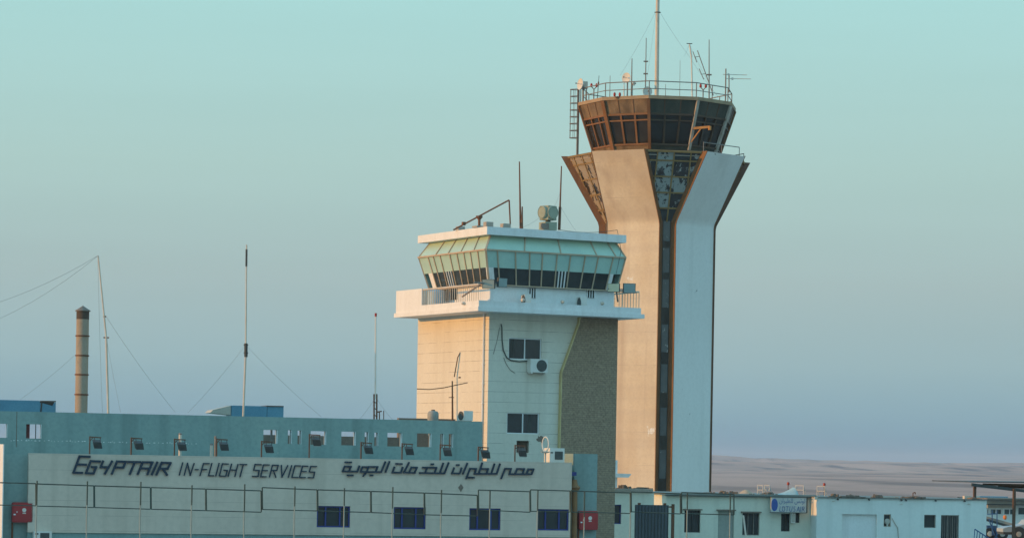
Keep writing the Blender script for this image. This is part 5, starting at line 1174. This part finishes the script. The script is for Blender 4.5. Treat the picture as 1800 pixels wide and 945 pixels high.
# roof clutter on the office
def rl(u, v, b): a, z = LF.fb(u, v, b); return LF.p(a, b, z)
zA = z1 if False else LF.fb(1300, 871)[1]+.10
STANDW = paint('chalky_white_steel', (.52, .51, .49), (.42, .41, .39), scale=3, mix=.7)
def frame_stand(u0, u1, v0, v1, b, label, lean=0):
    a0, a1, z0, zt4 = LF.rect(u0, v0, u1, v1, b); c = LF.p((a0+a1)/2, b, z0); w_ = .045; h = (a1-a0)/2/math.cos(R(38))
    t = thing('frame_stand', c, label, 'metal stand', 'white square frames on the office roof'); f4 = Frame(c, -38)
    m = MB(); m.box(f4, -h, h, 0, .05, zt4-w_, zt4); m.box(f4, -h, h, 0, .05, z0+.03, z0+.03+w_); m.box(f4, -h, -h+w_, .001, .049, z0-.25, zt4-w_); m.box(f4, h-w_, h, .001, .049, z0-.25, zt4-w_)
    m.build('frame', STANDW, t)
    m = MB(); m.bar(f4.p(-h+.02, .05, z0+.2), f4.p(-h+.02, .3, z0-.25), .03, .03); m.bar(f4.p(h-.02, .05, z0+.2), f4.p(h-.02, .3, z0-.25), .03, .03); m.build('rear_leg', STANDW, t)
frame_stand(1331.5, 1341, 851.5, 862, 4, 'white square frame on the office roof, left of the tarpaulin mound')
frame_stand(1344, 1352.5, 851.5, 862, 4.2, 'narrow white frame on the office roof, between a square frame and the tarpaulin mound')
frame_stand(1398.5, 1412, 852, 862, 3.6, 'white square frame on the office roof, just right of the tarpaulin mound')
frame_stand(1436.5, 1449.5, 853, 864, 3, 'white square frame with a red lamp behind it, above the sunlit office corner')
for u, v, lab in ((1385.5, 849.5, 'small red warning lamp behind the top of the tarpaulin mound'), (1449, 851, 'small red warning lamp at the corner of the rightmost white frame')):
    p = rl(u, v+1, 4.4); t = thing('warning_lamp', Vector((p.x, p.y, zA)), lab, 'warning lamp', 'small red lamps on the office roof')
    m = MB(); m.tube((p.x, p.y, zA-.02), (p.x, p.y, p.z), .02, n=6); m.build('stem', RUST, t); m = MB(); m.lathe(p, [(.05, -.04), (.075, 0), (.07, .1), (.03, .13)], 12); m.build('lamp', RED_LAMP, t)
def mound(name, label, cat, u0, u1, v_top, b, mat, skew=.0, dep=1.2, seed=2):
    a0, a1 = LF.fb(u0, 866, b)[0], LF.fb(u1, 866, b)[0]; h = LF.fb((u0+u1)/2, v_top, b)[1]-zA
    m = MB(); nx_, ny_ = 18, 8; rnd = random.Random(seed)
    for j in range(ny_+1):
        for i in range(nx_+1):
            x, y = i/nx_, j/ny_; px = x**(1/(1+skew)) if skew >= 0 else x
            hh = math.sin(math.pi*min(1, max(0, px)))**1.3*math.sin(math.pi*y)**.6 if skew == 0 else max(0, (x**1.7)*(1 if x < .9 else (1-x)/.1))*math.sin(math.pi*y)**.6
            m.v.append(LF.p(a0+(a1-a0)*x, b+dep*(y-.5), zA+.002+h*hh*(1+rnd.uniform(-.07, .07))))
    for j in range(ny_):
        for i in range(nx_):
            k = j*(nx_+1)+i; m.f.append([k, k+1, k+nx_+2, k+nx_+1])
    return tag(m.build(name, mat, None), label, cat)
mound('tarpaulin_mound', 'pale blue grey tarpaulin peaked into a mound on the office roof above the sign', 'tarpaulin', 1362, 1399, 852, 1.2, TARP, skew=1)
mound('sand_heap', 'rounded heap of sunlit sand on the office roof right of the tall tower', 'sand heap', 1300, 1322, 860, 2.5, SAND)
for u, L, hh, sd, mt, lab in ((1275, 3.0, .16, 11, RUBBLE, 'long dark scatter of rubbish on the office roof at the tall tower foot'), (1350, 1.0, .14, 12, RUBBLE, 'dark rubbish at the left foot of the tarpaulin mound'),
                       (1468, .7, .2, 13, RUBBLE, 'dark lump of rubbish on the wing roof, left of the brown lumps'), (1495, 1.3, .16, 14, CONC_DK, 'brownish lumps of rubble near the middle of the office wing roof'),
                       (1542, .8, .2, 15, CONC_DK, 'single rubble heap beside the pale plank on the wing roof'), (1604, 2.2, .12, 16, RUBBLE, 'dark scatter of rubbish above the small fan window'), (1713, .8, .12, 18, CONC_DK, 'small rubble by the canopy post on the wing roof')):
    b = 1.0 if u < 1433 else -.8
    z = zA if u < 1433 else zB+.06
    p = LF.p(LF.fb(u, 866, b)[0], b, z); heap('rubbish_heap', lab, 'rubbish heap', p, L, .7, hh, mt, 26 if L > 1 else 14, sd, .09, HG)
p = LF.p(LF.fb(1562, 870, -.6)[0], -.6, zB+.08); m = MB(); m.bar(p-LF.ea*.55, p+LF.ea*.55+Vector((0, 0, .02)), .14, .05); m.bar(p-LF.ea*.5+LF.eb*.16, p+LF.ea*.4+LF.eb*.2, .1, .05); tag(m.build('plank', MAST, None), 'pale plank lying along the edge of the office wing roof', 'plank')
p = LF.p(LF.fb(1700, 872, -.4)[0], -.4, zB+.06); t = thing('crate', p, 'pale open crate near the right end of the office roof', 'crate'); m = MB(); m.box(Frame(p, 13), -.2, .2, -.14, -.12, p.z, p.z+.16); m.box(Frame(p, 13), -.2, .2, .12, .14, p.z, p.z+.16); m.box(Frame(p, 13), -.2, -.18, -.12, .12, p.z+.001, p.z+.158); m.box(Frame(p, 13), .18, .2, -.12, .12, p.z+.001, p.z+.158); m.build('sides', MAST, t); m = MB(); m.box(Frame(p, 13), -.18, .18, -.12, .12, p.z+.002, p.z+.03); m.build('bottom', CONC, t)
p = LF.p(LF.fb(1605, 862, .5)[0], .5, zB+.06); t = thing('bent_pipe', p, 'short hooked pipe standing on the office wing roof', 'roof pipe'); m = MB(); m.tube(p, p+Vector((0, 0, .28)), .025, n=6); m.build('stem', RUST, t); m = MB(); m.tube(p+Vector((0, 0, .27)), p+Vector((.12, 0, .30)), .028, n=6); m.tube(p+Vector((.12, 0, .30)), p+Vector((.12, 0, .2)), .026, n=6); m.build('hook', RUST, t)
# leaning timber in front of the office
p, q_ = lp(1306.5, 905, -.35), lp(1315, 950, -1.0); m = MB(); m.bar(p, Vector((q_.x, q_.y, q_.z-.6)), .09, .05, LF.eb); tag(m.build('timber_post', MAST, None), 'pale timber leaning across the dark office window', 'timber')
p, q_ = lp(1160, 899, -8), lp(1152, 950, -8.5); m = MB(); m.bar(p, Vector((q_.x, q_.y, q_.z-.6)), .07, .05, LF.eb); tag(m.build('timber_post', PALE_PIPE, None), 'pale blue grey pole leaning on the dark sheet gate', 'timber')

# ------------------------------------------------------------------ far right yard: canopy, white hall, stairs, vehicles
CF = Frame(at(1750, 900, 160), 15)
def cp(u, v, b=0.0): a, z = CF.fb(u, v, b); return CF.p(a, b, z)
t = thing('canopy', CF.p(0, 0, 0), 'dark steel canopy with a thin sloping roof on posts at the right edge', 'canopy')
z1 = CF.fb(1705, 846, 0)[1]
m = MB(); a0, a1 = CF.fb(1705, 846, 0)[0], CF.fb(1905, 846, 0)[0]
m.hexa([CF.p(a0, 0, z1-.03), CF.p(a1, 0, z1+.01), CF.p(a1, 6, z1+.02), CF.p(a0+.3, 6, z1-.02), CF.p(a0, 0, z1+.02), CF.p(a1, 0, z1+.06), CF.p(a1, 6, z1+.07), CF.p(a0+.3, 6, z1+.03)]); m.build('roof_sheet', DARK, t, smooth=False)
m = MB(); m.bar(cp(1708, 851, -.05), cp(1860, 869, -.05), .12, .17); m.build('sloping_beam', DARK, t)
m = MB(); m.bar(cp(1728, 850.5, .4), cp(1860, 853, .4), .1, .12); m.bar(cp(1755, 853, 1.2), cp(1860, 859, 1.2), .1, .16); m.build('purlin', BROWN_DK, t)
for u, b in ((1713.5, .1), (1783, -.2)):
    m = MB(); q_ = cp(u, 853 if u < 1750 else 858, b); m.bar((q_.x, q_.y, 0), q_, .14, .14, CF.ea); m.build('post', BROWN_DK, t)
HF = Frame(at(1760, 900, 200), 15)
hl = thing('white_hall', HF.p(0, 0, 0), 'white building with a row of wide windows, behind the canopy at the right edge', 'building')
a0, a1 = HF.fb(1728, 900)[0], HF.fb(1960, 900)[0]; z1 = HF.fb(1770, 877.5)[1]
wr = [HF.rect(1741, 893, 1762, 904), HF.rect(1765, 893, 1786, 904.5), HF.rect(1789.5, 890, 1830, 905), HF.rect(1735, 893, 1739, 903)]
m = MB(); m.wall(HF, a0, a1, 0, z1, 0, .3, wr); m.box(HF, a0, a1, .301, 4, 0, z1-.003); m.build('wall', LOTUS_B, hl, smooth=False)
for i, w_ in enumerate(wr): window(hl, HF, 0, w_, [.5] if i < 3 else [], WHITE_TRIM, glass_mat('hall_glass_%s' % 'abcd'[i], (.05, .07, .07), .1), .1, .06)
m = MB(); m.box(HF, HF.fb(1735, 886)[0], HF.fb(1783, 886)[0], -.12, -.002, HF.fb(1760, 892)[1], HF.fb(1760, 887)[1]); m.build('fascia_board', MAST, hl, smooth=False)
m = MB(); m.box(HF, a0, a1, -.8, -.003, HF.fb(1760, 886.3)[1], HF.fb(1760, 884.9)[1]); m.build('awning_edge', DARK, hl, smooth=False)
m = MB(); m.box(HF, a0-.1, a1+.1, -.9, 4.2, z1, z1+.1); m.build('roof', CONC_DK, hl, smooth=False)
# belt loader
BF = Frame(at(1752, 920, 176), 4)
def bp_(u, v, b=0.0): a, z = BF.fb(u, v, b); return BF.p(a, b, z)
t = thing('belt_loader', BF.p(0, 0, 0), 'baggage belt loader with grey ramp sloping down right, before the white hall', 'belt loader')
m = MB(); m.bar(bp_(1722, 906, .2), bp_(1783, 923, .2), .5, .18); m.build('ramp', CONC, t, smooth=False)
m = MB(); m.bar(bp_(1722, 909.5, .15), bp_(1780, 926, .15), .45, .12); m.build('ramp_frame', DARK, t)
m = MB(); a0, a1, z0, z1 = BF.rect(1733, 926, 1768, 940); m.box(BF, a0, a1, 0, 1.6, z0-.3, z1-.25); m.box(BF, a0+.1, a0+.7, .1, 1.5, z1-.25, z1+.1); m.build('chassis', STAIR_BLUE, t, smooth=False)
for u in (1740, 1762):
    c = bp_(u, 946, -.02); c.z = .36
    m = MB(); m.lathe(c, [(.36, 0), (.36, .2), (.2, .22)], 18, BF.eb); w_ = m.build('wheel', TYRE, t); m = MB(); m.lathe(c-BF.eb*.012, [(.17, 0), (.15, -.02), (.03, -.03)], 14, BF.eb); m.build('rim', TANK, w_)
m = MB(); 
for u in (1744, 1752.5): m.tube(bp_(u, 940, -.1), bp_(u, 896, -.1), .035, n=6)
m.tube(bp_(1735, 903, -.1), bp_(1753, 902, -.1), .03, n=6); m.tube(bp_(1738, 911, -.1), bp_(1748, 940, -.12), .04, n=6); m.build('hand_frame', STAIR_BLUE, t)
m = MB(); c = bp_(1766.5, 908, -.1); m.lathe(c, [(.03, -.16), (.1, -.1), (.12, 0), (.1, .1), (.03, .14)], 14); m.build('beacon', ORANGE, t)
# service pick-up half hidden
VF = Frame(at(1790, 925, 168), 3)
def vp(u, v, b=0.0): a, z = VF.fb(u, v, b); return VF.p(a, b, z)
t = thing('baggage_tug', VF.p(0, 0, 0), 'white flat nosed service vehicle with a black wheel arch at the right edge', 'service vehicle')
prof = [(1763, 934), (1763.5, 928), (1772, 925), (1790, 923.5), (1800, 921), (1808, 913), (1835, 911.5), (1842, 922), (1845, 936)]
m = MB(); m.prism([vp(u, v) for u, v in prof], VF.eb*1.7); m.build('body', paint('pale_vehicle_paint', (.42, .48, .50), (.34, .40, .42), scale=2), t, smooth=False)
m = MB(); m.prism([vp(u, v, -.01) for u, v in ((1802, 921), (1809, 914.5), (1832, 913.5), (1836, 921.5))], VF.eb*.008); m.build('side_window', GLASS, t, smooth=False)
m = MB(); m.box(VF, VF.fb(1764, 936)[0], VF.fb(1845, 936)[0], .02, 1.66, VF.fb(1790, 939)[1], VF.fb(1790, 934.5)[1]); m.build('skirt', DARK, t, smooth=False)
for u in (1791, 1834):
    c = vp(u, 938, -.02); c.z = max(.34, c.z)
    m = MB(); m.lathe(c, [(.34, 0), (.34, .2), (.2, .22)], 20, VF.eb); w_ = m.build('wheel', TYRE, t); m = MB(); m.lathe(c-VF.eb*.012, [(.17, 0), (.15, -.02), (.03, -.03)], 14, VF.eb); m.build('rim', TANK, w_)
    m = MB(); m.lathe(c-VF.eb*.02, [(.44, 0), (.44, .03)], 20, VF.eb); m.build('wheel_arch', DARK, t)
# passenger steps
PF = Frame(at(1725, 945, 132), 10)
def pp(u, v, b=0.0): a, z = PF.fb(u, v, b); return PF.p(a, b, z)
t = thing('boarding_steps', PF.p(PF.fb(1725, 945)[0], 0, 0), 'blue metal boarding steps with a slatted handrail in front of the white office', 'steps')
for b, nm in ((0, 'handrail'), (.9, 'handrail')):
    m = MB(); p, q_ = pp(1713.5, 929, b), pp(1746, 950, b); m.tube(p, q_, .028, n=6)
    lo0, lo1 = pp(1712, 951, b), pp(1740, 972, b); m.tube(lo0, lo1, .04, n=6)
    for k in range(8): m.tube(lo0.lerp(lo1, k/7), p.lerp(q_, k/7), .02, n=6)
    m.build(nm, STAIR_BLUE, t)
m = MB()
for k in range(7):
    c = pp(1712, 951, 0).lerp(pp(1740, 972, 0), k/6); m.box(Frame(c, 10), -.13, .13, .04, .86, c.z-.03, c.z)
m.build('treads', STEEL, t)
m = MB()
for b in (.05, .85):
    c = pp(1713, 951, b); m.tube((c.x, c.y, 0), c, .04, n=6); c = pp(1738, 970, b); m.tube((c.x, c.y, 0), c, .04, n=6)
m.build('legs', STAIR_BLUE, t)
# distant blue parked row
DF = Frame(at(1760, 874, 330), 0)
a0, a1, z0, z1 = DF.rect(1722, 871.5, 1772, 878)
t = thing('container', DF.p((a0+a1)/2, 0, 0), 'distant dark blue cargo container beyond the white hall', 'container')
m = MB(); m.box(DF, a0, a1, 0, 2.4, 0, z1); m.build('body', BLUE_BOX, t, smooth=False)
m = MB(); k = a0+.1
while k < a1-.1: m.box(DF, k, k+.06, -.03, -.001, .1, z1-.1); k += .25
m.build('corrugation', STAIR_BLUE, t)
